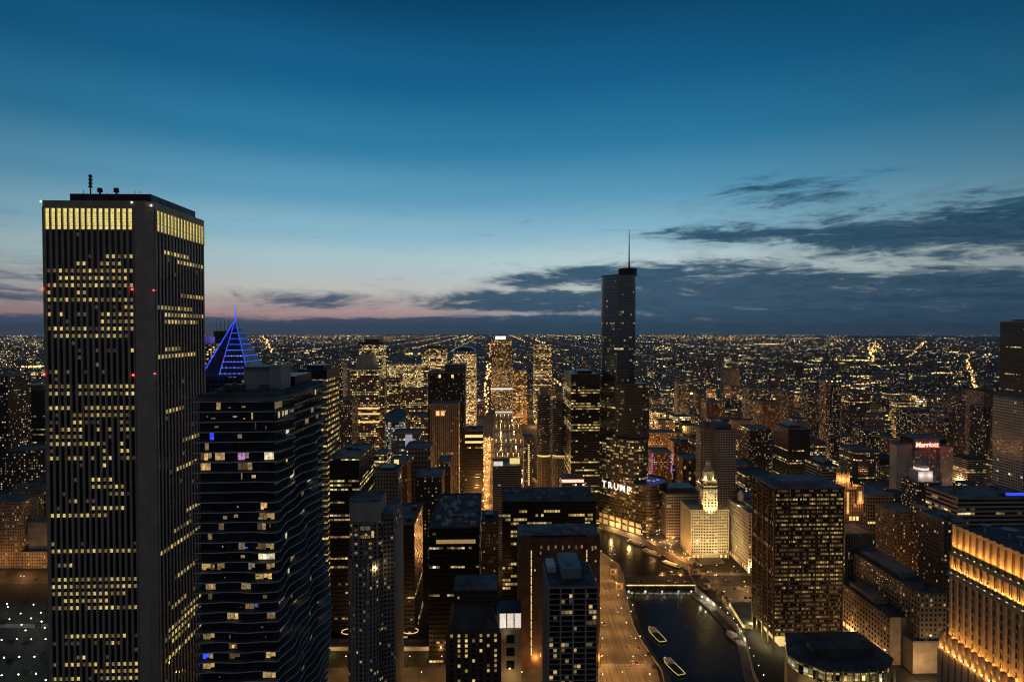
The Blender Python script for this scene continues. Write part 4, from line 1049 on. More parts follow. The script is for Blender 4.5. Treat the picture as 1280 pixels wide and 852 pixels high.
# left of the white slab
T_('office_tower','dark office tower with golden floor bands left of the tall white-piered tower',12,55,487,900,50,off_dark,3.2,4,pent=(.2,.8,.2,.8,6),short='the banded dark tower')
T_('office_tower','slim dark tower cut by the left edge of the picture',-30,9,470,800,40,res_dark,3,3.5)
T_('stone_building','brownish stone block with sparse warm windows, upper left behind the old avenue buildings',8,56,563,760,40,res_brown,3,3.6,cat='building')
T_('stone_building','stone block with a long sloping grey roof at the left edge',16,57,608,722,36,tan_res,3,3.6,cat='building',units=3,seed=2)
b=T_('stone_building','tan stone avenue building at the far left with a flat cornice',-34,26,628,676,34,tan_res,2.8,3.6,cat='building')
b=T_('stone_building','lower tan avenue building with one lit window row beside the white-piered tower',27,60,690,676,34,tan_res,2.8,3.6,cat='building')
b.penthouse(-b.w*.4,b.w*.4,6,24,b.z(655)-b.h,M['roof'])
# between the white slab and the wavy tower
b=T_('skyscraper','dark stepped tower with four thin antennas just right of the white-piered tower',262,286,425,1150,40,off_dark,3.2,3.9)
b.walls(off_dark,3.2,3.9,pts=[(-b.w*.35,6),(b.w*.35,6),(b.w*.35,34),(-b.w*.35,34)],z0=b.h+.03,z1=b.z(414),name='upper_wall')
for k in range(4):
    m=MB(); x=-b.w*.3+k*b.w*.2; m.cyl(x,15,.5,b.z(414),b.z(397),5,.2); b.part('antenna',m,M['dark_steel'])
b=T_('skyscraper','slim lit tower with a blue crown squeezed beside the white-piered tower',246,263,430,1000,34,dense2,3.2,3.9)
m=MB(); m.box(-b.w*.3,b.w*.3,8,26,b.h+.03,b.z(421)); b.part('crown',m,M['blue_soft'])
T_('office_tower','pale slab of yellow lit office rows glimpsed left of the blue-lit pyramid',250,268,470,760,40,dense2,3.2,3.9)
b=T_('office_tower','brown slab striped with yellow lit floors behind the wavy tower roof',372,408,463,560,44,facade_mat('striped_side_front',(.11,.07,.045),lit=.55,row=.3,rowlit=.5,grp=4,wu=1.0,wv=.4,c1=(1,.66,.16),c2=(1,.76,.24),s=.5),3.6,5.2,short='the brown striped slab')
m=MB(); m.box(-b.w/2-.3,b.w/2+.3,-.3,44.3,b.z(474),b.h+.6); b.part('attic',m,M['dark_steel'])
b.penthouse(-b.w*.3,b.w*.3,10,36,4,M['dark_steel'])
# loop towers, centre left
b=T_('skyscraper','stone tower with a pale ribbed tapered crown and bright cornice lines',438,473,462,1000,34,tan_off,2.6,3.7,short='the ribbed-crown stone tower')
m=MB(); zc=b.z(443)
m.prism([(-b.w*.36,3),(b.w*.36,3),(b.w*.36,31),(-b.w*.36,31)],b.h+.03,zc,2,30,pts1=[(-b.w*.26,6),(b.w*.26,6),(b.w*.26,28),(-b.w*.26,28)])
for i in range(8):
    x=-b.w*.34+i*b.w*.68/7; m.bar((x,2.6,b.h),(x*.75,5.6,zc),.5)
b.part('crown',m,M['pale_concrete'])
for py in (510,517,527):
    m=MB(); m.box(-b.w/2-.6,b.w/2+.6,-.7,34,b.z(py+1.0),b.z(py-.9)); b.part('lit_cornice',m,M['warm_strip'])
m=MB(); zz=b.z(477); m.box(b.w/2,b.w/2+9,4,30,0,zz,3,3.7); b.part('wing_wall',m,tan_off)
b=T_('skyscraper','dark-topped tower with a lit stepped crown behind the ribbed-crown tower',449,478,428,1500,50,dense2,3.1,3.7)
m=MB(); m.box(-b.w/2-.5,b.w/2+.5,-.5,50.5,b.h-6,b.h+2); b.part('crown',m,M['dark_steel'])
m=MB(); m.box(-b.w*.3,b.w*.3,10,40,b.h+2,b.h+8); b.part('penthouse',m,M['dark_steel'])
T_('office_tower','tan office block with bright ribbon floors right of the ribbed-crown tower',478,500,474,1120,40,dense2,3.1,3.7)
T_('office_tower','brown slab with one bright ribbon near its top, centre left',500,534,487,1150,40,tan_off,3,3.8)
T_('office_tower','wide lit office block below the horizon, left of the stepped light tower',484,528,455,1650,60,dense2,3.1,3.7)
b=T_('skyscraper','stepped pale tower full of lit floors, far centre left',527,557,436,1500,50,dense2,3.1,3.7,pent=(.2,.8,.2,.8,8),short='the stepped pale far tower')
b=T_('skyscraper','lit tower with a dark blue domed crown, far centre',566,595,442,1600,46,dense2,3.1,3.7)
m=MB(); hb=b.h; 
m.cyl(0,23,b.w*.48,hb+.03,hb+8,16,b.w*.5); m.cyl(0,23,b.w*.5,hb+8,hb+14,16,b.w*.42); m.cyl(0,23,b.w*.42,hb+14,hb+19,16,b.w*.2); b.part('dome',m,M['blue_glass'] if 'blue_glass' in M else M['glass_blue'])
for k in range(5):
    m=MB(); a=-pi/2+(k-2)*.6; m.octa(b.w*.5*cos(a),23+b.w*.5*sin(a),hb+5,1.6); b.part('crown_light',m,M['blue_led'])
b=T_('skyscraper','black square tower with two glowing windows under its roof, centre',535,581,466,1000,44,facade_mat('punched_black_front',(.02,.019,.018),lit=.18,wu=.34,wv=.34,c1=(1,.75,.3),c2=(1,.85,.5),s=.5),4.2,4,short='the black square tower')
for px in (549.5,565.5):
    m=MB(); x=b.lx(px); m.box(x-1.9,x+1.9,-.2,.05,b.z(472),b.z(468)); b.part('window',m,M['strip'])
b.penthouse(-b.w*.05,b.w*.52,4,34,b.z(456)-b.h,solid('crown_panel',(.08,.1,.12),.5))
b=T_('skyscraper','grey ribbed slab with a red and orange lit room before the black square tower',538,573,505,900,38,facade_mat('ribbed_front',(.2,.18,.16),lit=.05,row=.04,rowlit=.5,wu=.45,wv=.7,c1=(1,.75,.4),c2=(1,.85,.6),s=.8),2.4,3.8,short='the grey ribbed slab')
m=MB()
for i in range(15): u=i*b.w/14; m.obox((-b.w/2,0),FR,u-.3,u+.3,-.02,.7,0,b.h)
b.part('rib',m,M['limestone'])
m=MB(); m.box(b.lx(545),b.lx(549),-.75,-.1,b.z(519),b.z(513.5)); b.part('lit_room',m,M['warm_strip'])
m=MB(); m.box(b.lx(551),b.lx(555.5),-.75,-.1,b.z(519),b.z(513.5)); b.part('lit_room',m,M['warm_strip'])
m=MB(); m.box(b.lx(544),b.lx(556),-.5,-.05,b.z(520),b.z(512)); b.part('red_panel',m,M['neon_red'])
for k in range(24):
    m=MB(); x=b.w/2+.02; m.box(x,x+.5,2+(k%2)*5,5+(k%2)*5,b.z(536+k*3.6)-1.1,b.z(536+k*3.6)+1.1); b.part('side_window',m,M['win_home'])
b=T_('office_tower','dark tower with a bright double-height lobby band near its top, by the glowing street',581,604,538,880,40,off_dark2,3,4,units=3,seed=8,short='the dark tower by the glowing street')
m=MB(); m.box(-b.w/2+.5,b.w/2-.5,-.25,-.02,b.z(546.5),b.z(543)); b.part('window_row',m,M['strip'])
m=MB(); m.box(-b.w/2+.5,b.w/2-.5,-.25,-.02,b.z(553.5),b.z(551)); b.part('window_row',m,M['strip'])
# river-corner big lit tower
b=T_('skyscraper','tall amber-lit tower with a white lit crown on the river bend, straight ahead',614,640,424,2000,60,dense,3.2,3.7,short='the amber-lit river tower')
b.walls(dense,3.2,3.7,pts=[(-b.w*.5-1,-14),(b.w*.5+3,-14),(b.w*.5+3,-.5),(-b.w*.5-1,-.5)],z1=b.z(458),name='lower_wall')
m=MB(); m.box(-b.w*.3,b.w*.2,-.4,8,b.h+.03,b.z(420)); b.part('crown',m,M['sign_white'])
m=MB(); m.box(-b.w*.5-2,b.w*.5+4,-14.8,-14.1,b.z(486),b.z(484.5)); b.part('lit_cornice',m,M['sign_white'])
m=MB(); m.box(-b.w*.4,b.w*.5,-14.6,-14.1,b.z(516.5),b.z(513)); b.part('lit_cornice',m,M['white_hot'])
T_('office_tower','dark tower packed with lit offices to the right of the amber river tower',668,690,431,1750,50,dense2,3.1,3.7,short='the dark tower packed with lit offices')
T_('office_tower','brownish tower filled with small lights right beside the amber river tower',641,659,463,1700,50,dense,4,4)
b=T_('apartment_tower','slim riverside tower with a lit column of stair windows',655,667,548,830,30,res_brown,2.6,3.3,cat='apartment tower')
m=MB()
for k in range(20): m.box(-1.2,1.2,-.3,-.02,b.z(556+k*2.6)-.8,b.z(556+k*2.6)+.7)
b.part('stair_window',m,M['strip'])
b=T_('office_building','grey louvred block with a lit roof terrace beside the glowing street',616,652,583,700,40,louvre,3,2.6,cat='building',short='the grey louvred block')
m=MB(); m.box(-b.w*.5+1,-b.w*.5+12,-.3,6,b.h+1.1,b.h+5); b.part('roof_room',m,M['white_hot'])
m=MB(); m.box(b.w*.1,b.w*.45,10,14,b.h+1.1,b.h+7); b.part('roof_room',m,M['strip'])
T_('stone_building','tan stone slab with small lit windows between the two dark office blocks',600,623,652,600,34,tan_res,2.6,3.3,cat='building',pent=(.3,.7,.3,.7,4))
# twin corncob towers
def corncob(px,yt,Y,label):
    r=11.5; bx,z=at(px,yt,Y)
    root=thing('apartment_tower',label,'apartment tower',(bx,Y,0),0,'twin round towers'); FOOT.append((bx-r-3,bx+r+3,Y-r-3,Y+r+3))
    zb=at(PCX,567,Y)[1]; n=48
    def petal(rr,k): return [(rr*(1+k*abs(sin(8*pi*i/n)))*cos(2*pi*i/n),rr*(1+k*abs(sin(8*pi*i/n)))*sin(2*pi*i/n)) for i in range(n)]
    m=MB(); m.prism(petal(r-1.2,.0),zb,z,1.9,2.8); m.build('wall',facade_mat('round_tower_front',(.08,.075,.07),lit=.13,row=.0,grp=3,wu=.9,wv=.5,c1=(1,.68,.25),c2=(1,.85,.5),s=.75),root)
    m=MB(); k=zb
    while k<z: m.prism(petal(r,.10),k,k+.45,1,1,bottom=True); k+=2.85
    m.build('balcony_ring',M['concrete'],root)
    m=MB(); k=0
    while k<zb-4: m.prism(petal(r-.6,.06),k,k+.8,1,1,bottom=True); k+=2.6
    m.cyl(0,0,r*.45,0,zb,12); m.build('parking_ramp',M['limestone'],root)
    m=MB()
    for i in range(16): a=2*pi*i/16; m.cyl((r-.2)*cos(a),(r-.2)*sin(a),.3,0,zb,5)
    m.build('column',M['pale_concrete'],root)
    m=MB(); m.cyl(0,0,r-.5,zb-2.2,zb-.4,32); m.build('light_band',M['strip'],root)
    m=MB(); m.cyl(0,0,5,z,z+9,16); m.cyl(0,0,5.6,z+9,z+9.6,16); m.build('core',M['concrete'],root)
corncob(680,494,960,'left one of the twin round towers with parking ramps at their foot')
corncob(699.5,500,905,'right one of the twin round towers with parking ramps at their foot, slightly nearer')
LANDM.append((690,540,'the twin round towers'))
b=T_('office_tower','black steel tower with many yellow lit floors left of the tallest glass tower',714,750,468,817,84,off_black,3,3.7,short='the black steel tower')
m=MB(); m.box(-b.w/2-.2,b.w/2+.2,-.3,84.2,b.z(478),b.h+.5); b.part('attic',m,M['dark_steel'])
b.penthouse(-b.w*.2,b.w*.3,20,60,3.5,M['dark_steel'])
b=B('rooftop_hall','low building with a glowing pink ribbed canopy roof between black towers','building',702,731,604,700,24)
b.walls(tan_off,3,4)
m=MB(); hb=b.h
m.prism([(-b.w/2+1,1),(b.w/2-1,1),(b.w/2-1,22),(-b.w/2+1,22)],hb+1.05,hb+5,3,3); b.part('lantern',m,M['sign_pink'])
m=MB(); m.prism([(-b.w/2-.5,-.5),(b.w/2+.5,-.5),(b.w/2+.5,23),(-b.w/2-.5,23)],hb+5,hb+8,3,3,pts1=[(-b.w/2+5,6),(b.w/2-5,6),(b.w/2-5,17),(-b.w/2+5,17)]); b.part('canopy',m,solid('pink_canopy',(.6,.2,.22),.6))
# centre-left mid blocks
b=T_('office_building','grey blank-sided block with one column of lit stair windows, left of the street glow',506,538,560,750,44,grey_st,4,6,cat='building',short='the grey blank-sided block')
m=MB()
for k in range(11): m.box(b.lx(508),b.lx(509.4),-.3,-.02,b.z(564+k*4.6)-.9,b.z(564+k*4.6)+.9)
b.part('stair_window',m,M['strip'])
b=T_('stone_building','brown brick block with a lit notch and stair column below the glassy block',486,509,578,700,36,brick_res,3,3.6,cat='building')
m=MB(); m.box(b.lx(492),b.lx(498),-.5,-.02,b.z(584),b.z(574)); b.part('window_row',m,M['strip'])
b=B('office_tower','office tower with a slanted teal elliptical roof, centre left','office tower',479,505,527,900,36)
ell=[(b.w*.5*cos(2*pi*i/24),18+18*sin(2*pi*i/24)) for i in range(24)]
m=MB(); m.prism(ell,0,b.h,3,3.8); b.part('wall',m,glassy)
i0=len(m.v); m=MB(); n=24
lowz,highz=b.h,b.z(513)
m.v=[(p[0]*1.05,(p[1]-18)*1.05+18,lowz+.1+(p[1])/36*(highz-lowz)*.9+p[0]*.12) for p in ell]+[(p[0]*1.05,(p[1]-18)*1.05+18,b.h-1) for p in ell]
m.f=[tuple(range(n))]+[((i+1)%n,i,n+i,n+(i+1)%n) for i in range(n)]; m.uv=[[(0,0)]*n]+[((0,0),)*4 for i in range(n)]; m.m=[0]*(n+1)
b.part('roof',m,solid('teal_roof',(.12,.24,.26),.5))
b=T_('office_building','glassy low tower glowing blue-white beneath the teal elliptical roof',491,523,541,850,34,glassy,3,3.8,cat='building')
m=MB(); m.cyl(b.w*.12,2,5.5,b.z(573),b.h-2,20); b.part('atrium',m,glow('atrium_light',(.55,.65,1),(.75,.85,1),.3,.4))
T_('office_building','dark brown block with ribbon windows behind the grey blank-sided block',513,541,520,1000,40,tan_off,3,3.8,cat='building')
T_('office_building','small office with a bright yellow window row right of the teal-roofed dark office',467,483,568,640,26,dense2,3,3.8,cat='building')
T_('office_building','dark low block with scattered cool lights beneath the brown brick block',468,497,590,590,30,grey_st,3,3.8,cat='building',pent=(.2,.8,.2,.8,3))
T_('stone_building','punched-window dark block with dotted lights beside the long dark-roofed office',520,552,596,640,40,facade_mat('dotted_front',(.09,.06,.045),lit=.3,wu=.32,wv=.32,c1=(1,.72,.3),c2=(1,.85,.5),s=1.0),4,4,cat='building')
b=T_('stone_building','brick block with two bright top lamps and lit rows before the grey ribbed slab',548,563,577,700,30,brick_res,2.6,3.6,cat='building')
T_('office_tower','brown tower behind the brown striped slab with violet-tinted roof room',424,440,500,900,40,res_brown,3,3.8)
T_('office_tower','dim grey tower with a dark flat cap above the wavy tower roof',404,428,452,1300,44,res_dark,3.2,3.9)

# right of the tallest tower
b=T_('office_building','brick corner block with violet edge lights and glowing windows right of the tallest tower',815,840,565,1020,40,orange_lo,3,3.6,cat='building',short='the violet-edged brick block')
for x in (-b.w/2,b.w/2):
    m=MB(); m.box(x-.5,x+.5,-.6,-.05,b.z(592),b.z(566)); b.part('light_tube',m,M['purple_led'])
T_('office_building','orange-lit brick row with bright shop windows beyond the violet-edged block',812,846,541,1200,40,orange_lo,3,3.6,cat='building')
T_('office_building','dark warehouse with a square brick tower in the orange-lit quarter',842,862,553,1110,36,brick_res,3,3.6,cat='building',pent=(.5,.95,.1,.5,5))
T_('office_building','brown windowless block with a curved roof edge left of the pale grid tower',853,878,573,960,34,brick_res,9,9,cat='building')
b=T_('apartment_tower','pale tower with a white square window grid and dark cap behind the clock tower',897,920,538,790,36,grid_pale,3.7,3.3,cat='apartment tower',short='the pale grid tower')
m=MB(); m.box(-b.w/2-17,-b.w/2,16,36,0,b.h,3.7,3.3); b.part('wing_wall',m,grid_pale)
m=MB(); m.prism([(-b.w/2-14,8),(b.w/2-3,8),(b.w/2-3,34),(-b.w/2-14,34)],b.h+1,b.h+7,3,3); b.part('penthouse',m,M['roof_dark'])
b=T_('office_building','tan gridded office with a setback roof left of the clock tower',833,877,618,770,44,grid_pale,3,3.8,cat='building',pent=(.1,.9,.3,.9,5),short='the tan gridded office')
b=T_('office_building','slim orange-lit block between the tallest tower base and the tan gridded office',824,833,632,790,30,orange_lo,3,3.6,cat='building')
T_('apartment_tower','dark apartment tower sprinkled with warm lights right of the pale grid tower',924,964,536,1000,40,res_dark,3,3.2,sil=True,cat='apartment tower')
b=T_('office_tower','dark flat-roofed office with sparse lit floors behind the golden-floored slab',966,1013,536,900,50,off_dark,3.2,3.8,pent=(.2,.7,.2,.8,4),short='the dark flat-roofed office',sil=True)
b=T_('office_building','office block with white horizontal floor bands and a blue-grey roof',1006,1050,583,780,46,band_off,4,3.9,sil=True,cat='building',pent=(.3,.8,.2,.8,5),short='the white-banded office')
b=T_('apartment_tower','tall brown apartment tower with orange beacons on its roof corners',1022,1054,478,1100,34,res_brown,2.8,3.1,sil=True,cat='apartment tower',chamfer=5,short='the orange-beaconed brown tower')
for x,y in ((-b.w*.45,5),(b.w*.45,5),(-b.w*.2,0),(b.w*.15,0)):
    m=MB(); m.octa(x,y+1,b.h+2.4,1.1); b.part('beacon',m,M['bulb'])
T_('apartment_tower','dark apartment tower dotted with tiny lights, mid right',928,964,486,1500,40,res_dark,3.4,3.4,sil=True,cat='apartment tower')
T_('apartment_tower','dim pinkish apartment tower between two dark towers, mid right',969,992,490,1450,40,res_brown,3.4,3.4,sil=True,cat='apartment tower')
T_('apartment_tower','blue-grey glass tower beside the brown tower with orange beacons',1000,1020,492,1350,36,res_dark,3.4,3.4,sil=True,cat='apartment tower')
T_('apartment_tower','lone slim pinkish tower standing above the low roofs right of the tallest tower',847,862,478,1700,34,res_brown,3.4,3.4,cat='apartment tower',pent=(.3,.7,.3,.7,8),short='the lone slim pinkish tower')
T_('apartment_tower','lone grey twin-slab tower on the plain beyond the pale grid tower',905,925,463,2400,40,grey_st,4,4,cat='apartment tower',pent=(.2,.6,.2,.7,10))
T_('apartment_tower','faint far tower standing alone left of the grey twin-slab tower',897,903,441,3600,30,res_brown,5,5,cat='apartment tower')
# gothic tower
G=B('gothic_tower','gothic stone tower with an orange floodlit octagonal crown behind the golden-floored slab','skyscraper',1053,1079,612,600,22)
w,h=G.w,G.h; hw=w/2
G.walls(facade_mat('gothic_front',(.3,.22,.15),lit=.03,wu=.4,wv=.7,c1=(1,.6,.25),c2=(1,.7,.35),s=.6),2.4,3.6,roofmat=M['roof_dark'])
zc=at(PCX,580,611)[1]; cxg=-hw+7
m=MB()
for i in range(8):
    a=pi/8+i*pi/4; m.cyl(cxg+5.2*cos(a),11+5.2*sin(a),.9,h-6,zc-8,6); m.cyl(cxg+5.2*cos(a),11+5.2*sin(a),1.0,zc-8,zc-3,6,.2)
    m.bar((cxg+8.6*cos(a),11+8.6*sin(a),h-8),(cxg+5.2*cos(a),11+5.2*sin(a),zc-14),.5)
    m.cyl(cxg+8.8*cos(a),11+8.8*sin(a),.7,h-12,h+7,6,.2)
m.cyl(cxg,11,5.0,h-2,zc-9,8); m.cyl(cxg,11,4.0,zc-9,zc-6,8); m.cyl(cxg,11,5.6,zc-10,zc-8.5,8); m.cyl(cxg,11,3.4,zc-6,zc-1,8,2.2)
G.part('crown',m,M['red_stone'])
m=MB(); m.cyl(cxg,11,.3,zc-1,zc+12,6,.1); G.part('flagpole',m,M['steel'])
m=MB(); m.box(hw-7,hw,-1.2,8,h-14,h+3.5); m.obox((hw-7,-1.2),FR,.4,6.6,.0,.5,h+2,h+4.4); G.part('shoulder',m,M['red_stone'])
m=MB(); m.box(hw-5.2,hw-2,-1.5,-1.15,h-11,h-1); G.part('tall_window',m,M['lobby'])
m=MB(); m.box(-hw+4.5,-hw+6.4,-.4,-.1,h-24,h-2); G.part('tall_window',m,M['lobby'])
for k in range(3):
    m=MB(); m.box(hw-14+k*3.6,hw-11.6+k*3.6,-.4,-.1,G.z(650),G.z(645)); G.part('window',m,M['strip'])
og=(1,.42,.12)
for i in range(5):
    a=-pi/2+(i-2)*.75; lamp((G.cx+cxg+8.5*cos(a),611+8.5*sin(a),zc-15),3200,og,.4,'crown_floodlight')
lamp((G.cx+hw-3.5,600-5,h-13),2800,og,.4,'crown_floodlight'); lamp((G.cx-hw+5,600-5,h-22),700,og,.4,'crown_floodlight'); lamp((G.cx-hw+1,600-6,h-4),1500,og,.4,'crown_floodlight')
LANDM.append((1060,595,'the orange gothic crown'))
b=T_('stone_building','stepped stone block with fine vertical ribs below the gothic tower',1056,1094,668,560,32,facade_mat('ribbed_stone_front',(.27,.21,.15),lit=.03,row=.03,rowlit=.4,wu=.4,wv=.75,s=.8),2.6,3.7,cat='building')
m=MB()
for i in range(13): u=i*b.w/12; m.obox((-b.w/2,0),FR,u-.35,u+.35,-.02,.6,0,b.h+2)
b.part('rib',m,M['limestone'])
b=T_('office_tower','cream square-grid office with one bright floor right of the gothic tower',1084,1118,619,640,44,facade_mat('cream_grid_front',(.42,.36,.26),glass=(.02,.02,.02),lit=.03,wu=.62,wv=.6,s=.9),3.1,3.7,short='the cream square-grid office')
m=MB(); 
for i in range(11): m.box(-b.w/2+.8+i*2.7,-b.w/2+2.6+i*2.7,-.2,-.02,b.z(654),b.z(651.5))
b.part('window_row',m,M['strip'])
# hotel with red sign
Hh=B('hotel_tower','tall pale hotel slab with a red-lit roof sign and blank white side wing','hotel',1120,1190,566,800,40)
w,h=Hh.w,Hh.h; hw=w/2
htl=facade_mat('hotel_front',(.5,.44,.38),lit=.14,wu=.45,wv=.55,c1=(1,.66,.28),c2=(1,.82,.5),s=.9)
xs=Hh.lx(1148); xe=Hh.lx(1178)
arc=[(xs+(xe-xs)*i/8, 3-2.6*sin(pi*i/8)) for i in range(9)]
Hh.walls(htl,2.8,3.0,pts=[(xs,6)]+arc+[(xe,6),(xe,34),(xs,34)],z1=Hh.z(562),name='wall',roofmat=M['roof_dark'])
wl=[(-hw,0),(xs,8),(xs,22),(-hw,14)]
Hh.walls(M['pale_concrete'],30,300,pts=wl,z1=Hh.z(556),name='wing_wall')
Hh.walls(htl,2.8,3.0,pts=[(xe,1),(hw,-3),(hw,24),(xe,24)],z1=Hh.z(558),name='wing_wall')
m=MB()
for k in range(22): m.box(xs-9,xs-8,5.2,5.6,Hh.z(575+k*3)-.9,Hh.z(575+k*3)+.5)
Hh.part('window_column',m,M['glass'])
m=MB(); m.box(Hh.lx(1149),Hh.lx(1177)+3,4,9,Hh.z(562),Hh.z(549)); Hh.part('sign_wall',m,M['red_stone'])
me=text_mesh('Marriott',9.4,.3,'sign_lettering',shear=.15,off=.12); me.materials.append(M['sign_pink'])
o=bpy.data.objects.new('sign_lettering',me); COL.objects.link(o); o.parent=Hh.root; o.location=((xs+xe)/2,3.4,Hh.z(559)); o.rotation_euler=(pi/2,0,0)
for px,dy,py in ((1152,-2,558),(1163,-2,560),(1174,-2,558),(1184,-9,562)): lamp((Hh.cx+Hh.lx(px),800+dy,Hh.z(py)),420,(1,.03,.05),.5,'red_sign_lamp')
LANDM.append((1155,580,'the hotel with the red sign'))
for x,y in ((-50,-34),(-8,-40),(30,-36)): lamp((Hh.cx+x,800+y,30),30000,(1,.62,.36),1,'city_street_light')  # unseen fill lamps added to brighten the hotel front
# stepped tower with floodlit crown in front of hotel
b=B('hotel_tower','stepped stone tower with a white floodlit crown in front of the red-signed hotel','hotel',1146,1176,603,650,26)
b.walls(res_brown,2.6,3.4); w=b.w
m=MB(); m.box(-w*.32,w*.32,5,20,b.h,b.z(590)); m.cyl(0,12,w*.26,b.z(590),b.z(583),10); m.cyl(0,12,w*.2,b.z(583),b.z(577),10,1); b.part('crown',m,M['pale_concrete'])
for x in (-5,5): lamp((b.cx+x,650+1,b.z(595)),1500,(1,.8,.75),.3,'crown_floodlight')
m=MB(); m.cyl(0,12,w*.28,b.z(589),b.z(586.5),12); b.part('light_band',m,M['white_hot'])
LANDM.append((1160,620,'the white-crowned stepped tower'))
T_('apartment_tower','brown apartment wing with dotted lights left of the orange floodlit tower',1166,1192,640,560,30,res_brown,2.6,3.2,cat='apartment tower')
T_('stone_building','dark stone block with dim windows between the cream grid office and the hotel',1118,1147,640,600,30,tan_res,2.8,3.6,cat='building')
# long low street block with blank gable wall
b=B('street_block','long low masonry block with lit shopfronts and a blank pale gable wall','building',1112,1141,773,480,120)
b.walls(facade_mat('shop_front',(.33,.24,.16),lit=.14,wu=.5,wv=.55,c1=(1,.6,.2),c2=(1,.75,.35),s=.6),4,4.2,par=1.4,roofmat=M['roof_dark'])
m=MB(); m.box(-b.w/2+.2,b.w/2,-.25,.0,0,b.h+1.4); b.part('gable_wall',m,M['limestone'])
for i in range(16):
    m=MB(); m.obox((-b.w/2,120),LT,3+i*7.2,8+i*7.2,.0,.3,1,4.5); b.part('shop_window',m,M['warm_strip'] if i<13 else M['neon_red'])
m=MB(); m.box(-b.w/2+3,b.w/2-3,26,60,b.h+.1,b.h+5); b.part('penthouse',m,M['limestone'])
m=MB(); m.box(-b.w/2+.3,-b.w/2+1.2,70,118,b.h+1.5,b.h+2.3); b.part('parapet_light',m,M['warm_strip'])
for i in range(10):
    m=MB(); m.box(-b.w/2+3+(i%2)*6,-b.w/2+5+(i%2)*6,5+(i//2)*4,6+(i//2)*4,b.h+.05,b.h+1.2); b.part('roof_vent',m,M['roof'])
for yy in (15,50,85,115): lamp((b.cx-b.w/2-7,480+yy,4),5200,(1,.55,.2),.5,'shop_lamp_light')
lamp((b.cx+4,452,9),11000,(1,.6,.28),.6,'yard_lamp_light'); lamp((b.cx+20,440,12),5000,(1,.6,.28),.6,'yard_lamp_light'); lamp((b.cx+45,435,10),7000,(1,.62,.3),.6,'yard_lamp_light')
LANDM.append((1115,780,'the low block with lit shopfronts'))
b=T_('stone_building','dark long loft block with column-framed bays behind the lit shopfront block',1150,1184,742,470,110,tan_res,3.4,4,cat='building',units=5,seed=11,roofmat=M['roof_dark'])
m=MB(); m.box(-b.w/2+4,b.w/2-2,30,90,b.h+.1,b.h+5); b.part('penthouse',m,M['roof'])
b=T_('stone_building','blank-walled low annex beside the pale gable wall',1141,1178,802,468,30,M['limestone'],30,30,cat='building')
# round-fronted school building at the bottom
S=B('office_building','low stone building with a dark hipped roof and round front at the bottom edge','building',1000,1127,833,395,46)
w,h=S.w,S.h; hw=w/2
front=[(-hw,18),(-hw+3,9),(-hw+10,3)]+[(-hw+14+(w-28)*i/8,-3-2.0*sin(pi*i/8)) for i in range(9)]+[(hw-6,3),(hw,10)]
sp=front+[(hw-3,46),(-hw+12,46)]
m=MB(); m.prism(sp,0,h-9,3,4,top=False); S.part('wall',m,M['limestone'])
m=MB(); m.prism([(p[0]*.985,p[1]+.5) for p in sp],h-9,h-.5,3,4,top=False); S.part('glazing',m,facade_mat('attic_glass_front',(.12,.1,.07),lit=.5,wu=.9,wv=.9,c1=(1,.7,.22),c2=(1,.8,.35),s=.6))
m=MB(); n=len(sp); ccx=0;ccy=22
m.prism([(p[0]*1.03,p[1]-1.5) for p in sp],h-.5,h+.6,3,3)
m.prism([(p[0]*1.02,p[1]-1.0) for p in sp],h+.6,h+2.6,3,3,pts1=[(ccx+(p[0]-ccx)*.8,ccy+(p[1]-ccy)*.8) for p in sp]); S.part('roof',m,M['roof_dark'])
m=MB(); m.box(-hw+14,hw-12,9,19,h+2.5,h+7.5); S.part('penthouse',m,M['roof_dark'])
m=MB()
for i in range(10): x=-hw+8+i*(w-16)/9; m.box(x-.5,x+.5,-6.2,-4.8,h-14,h+1.2)
S.part('pilaster',m,M['limestone'])
for i in range(6):
    m=MB(); x=-hw+12+i*(w-24)/5; m.box(x-1.7,x+1.7,-5.35,-5.1,h-20,h-13.5); S.part('window',m,M['glass'] if i!=2 else M['lobby'])
lamp((S.cx-6,395-9,h-9),1600,(1,.75,.3),.5,'entrance_lamp_light'); lamp((S.cx+26,395-7,h-12),1600,(1,.75,.3),.5,'entrance_lamp_light'); lamp((S.cx-30,395-5,h-14),1600,(1,.7,.3),.5,'entrance_lamp_light')
LANDM.append((1060,820,'the dark hipped-roof building'))
# far right
T_('skyscraper','black glass tower rising past the horizon at the right edge',1254,1300,402,1000,50,off_dark2,3.4,3.9,pent=(.3,.6,.2,.7,4),short='the black tower at the right edge',sil=True)
b=T_('apartment_tower','pale white-gridded tower at the right edge below the black tower',1250,1300,500,640,40,grid_pale,3,3.2,sil=True,cat='apartment tower',short='the pale gridded edge tower')
T_('apartment_tower','dark apartment tower with lit cornice left of the pale gridded tower at the edge',1194,1216,499,1200,34,res_dark,3,3.3,sil=True,cat='apartment tower')
T_('apartment_tower','slim dark apartment tower with a ladder of warm lights on its corner',1216,1238,508,1050,30,res_dark,3,3.3,sil=True,cat='apartment tower')
T_('apartment_tower','broad black tower of tiny windows behind the red-signed hotel',1120,1162,512,1350,40,res_dark,3.2,3.3,sil=True,cat='apartment tower')
T_('apartment_tower','brown apartment slab above and left of the red-signed hotel',1064,1100,537,1000,34,res_brown,3,3.3,sil=True,cat='apartment tower')
T_('apartment_tower','dark stepped tower right of the red-signed hotel roof',1166,1192,528,1150,34,res_dark,3,3.3,sil=True,cat='apartment tower',pent=(.2,.8,.2,.8,8))
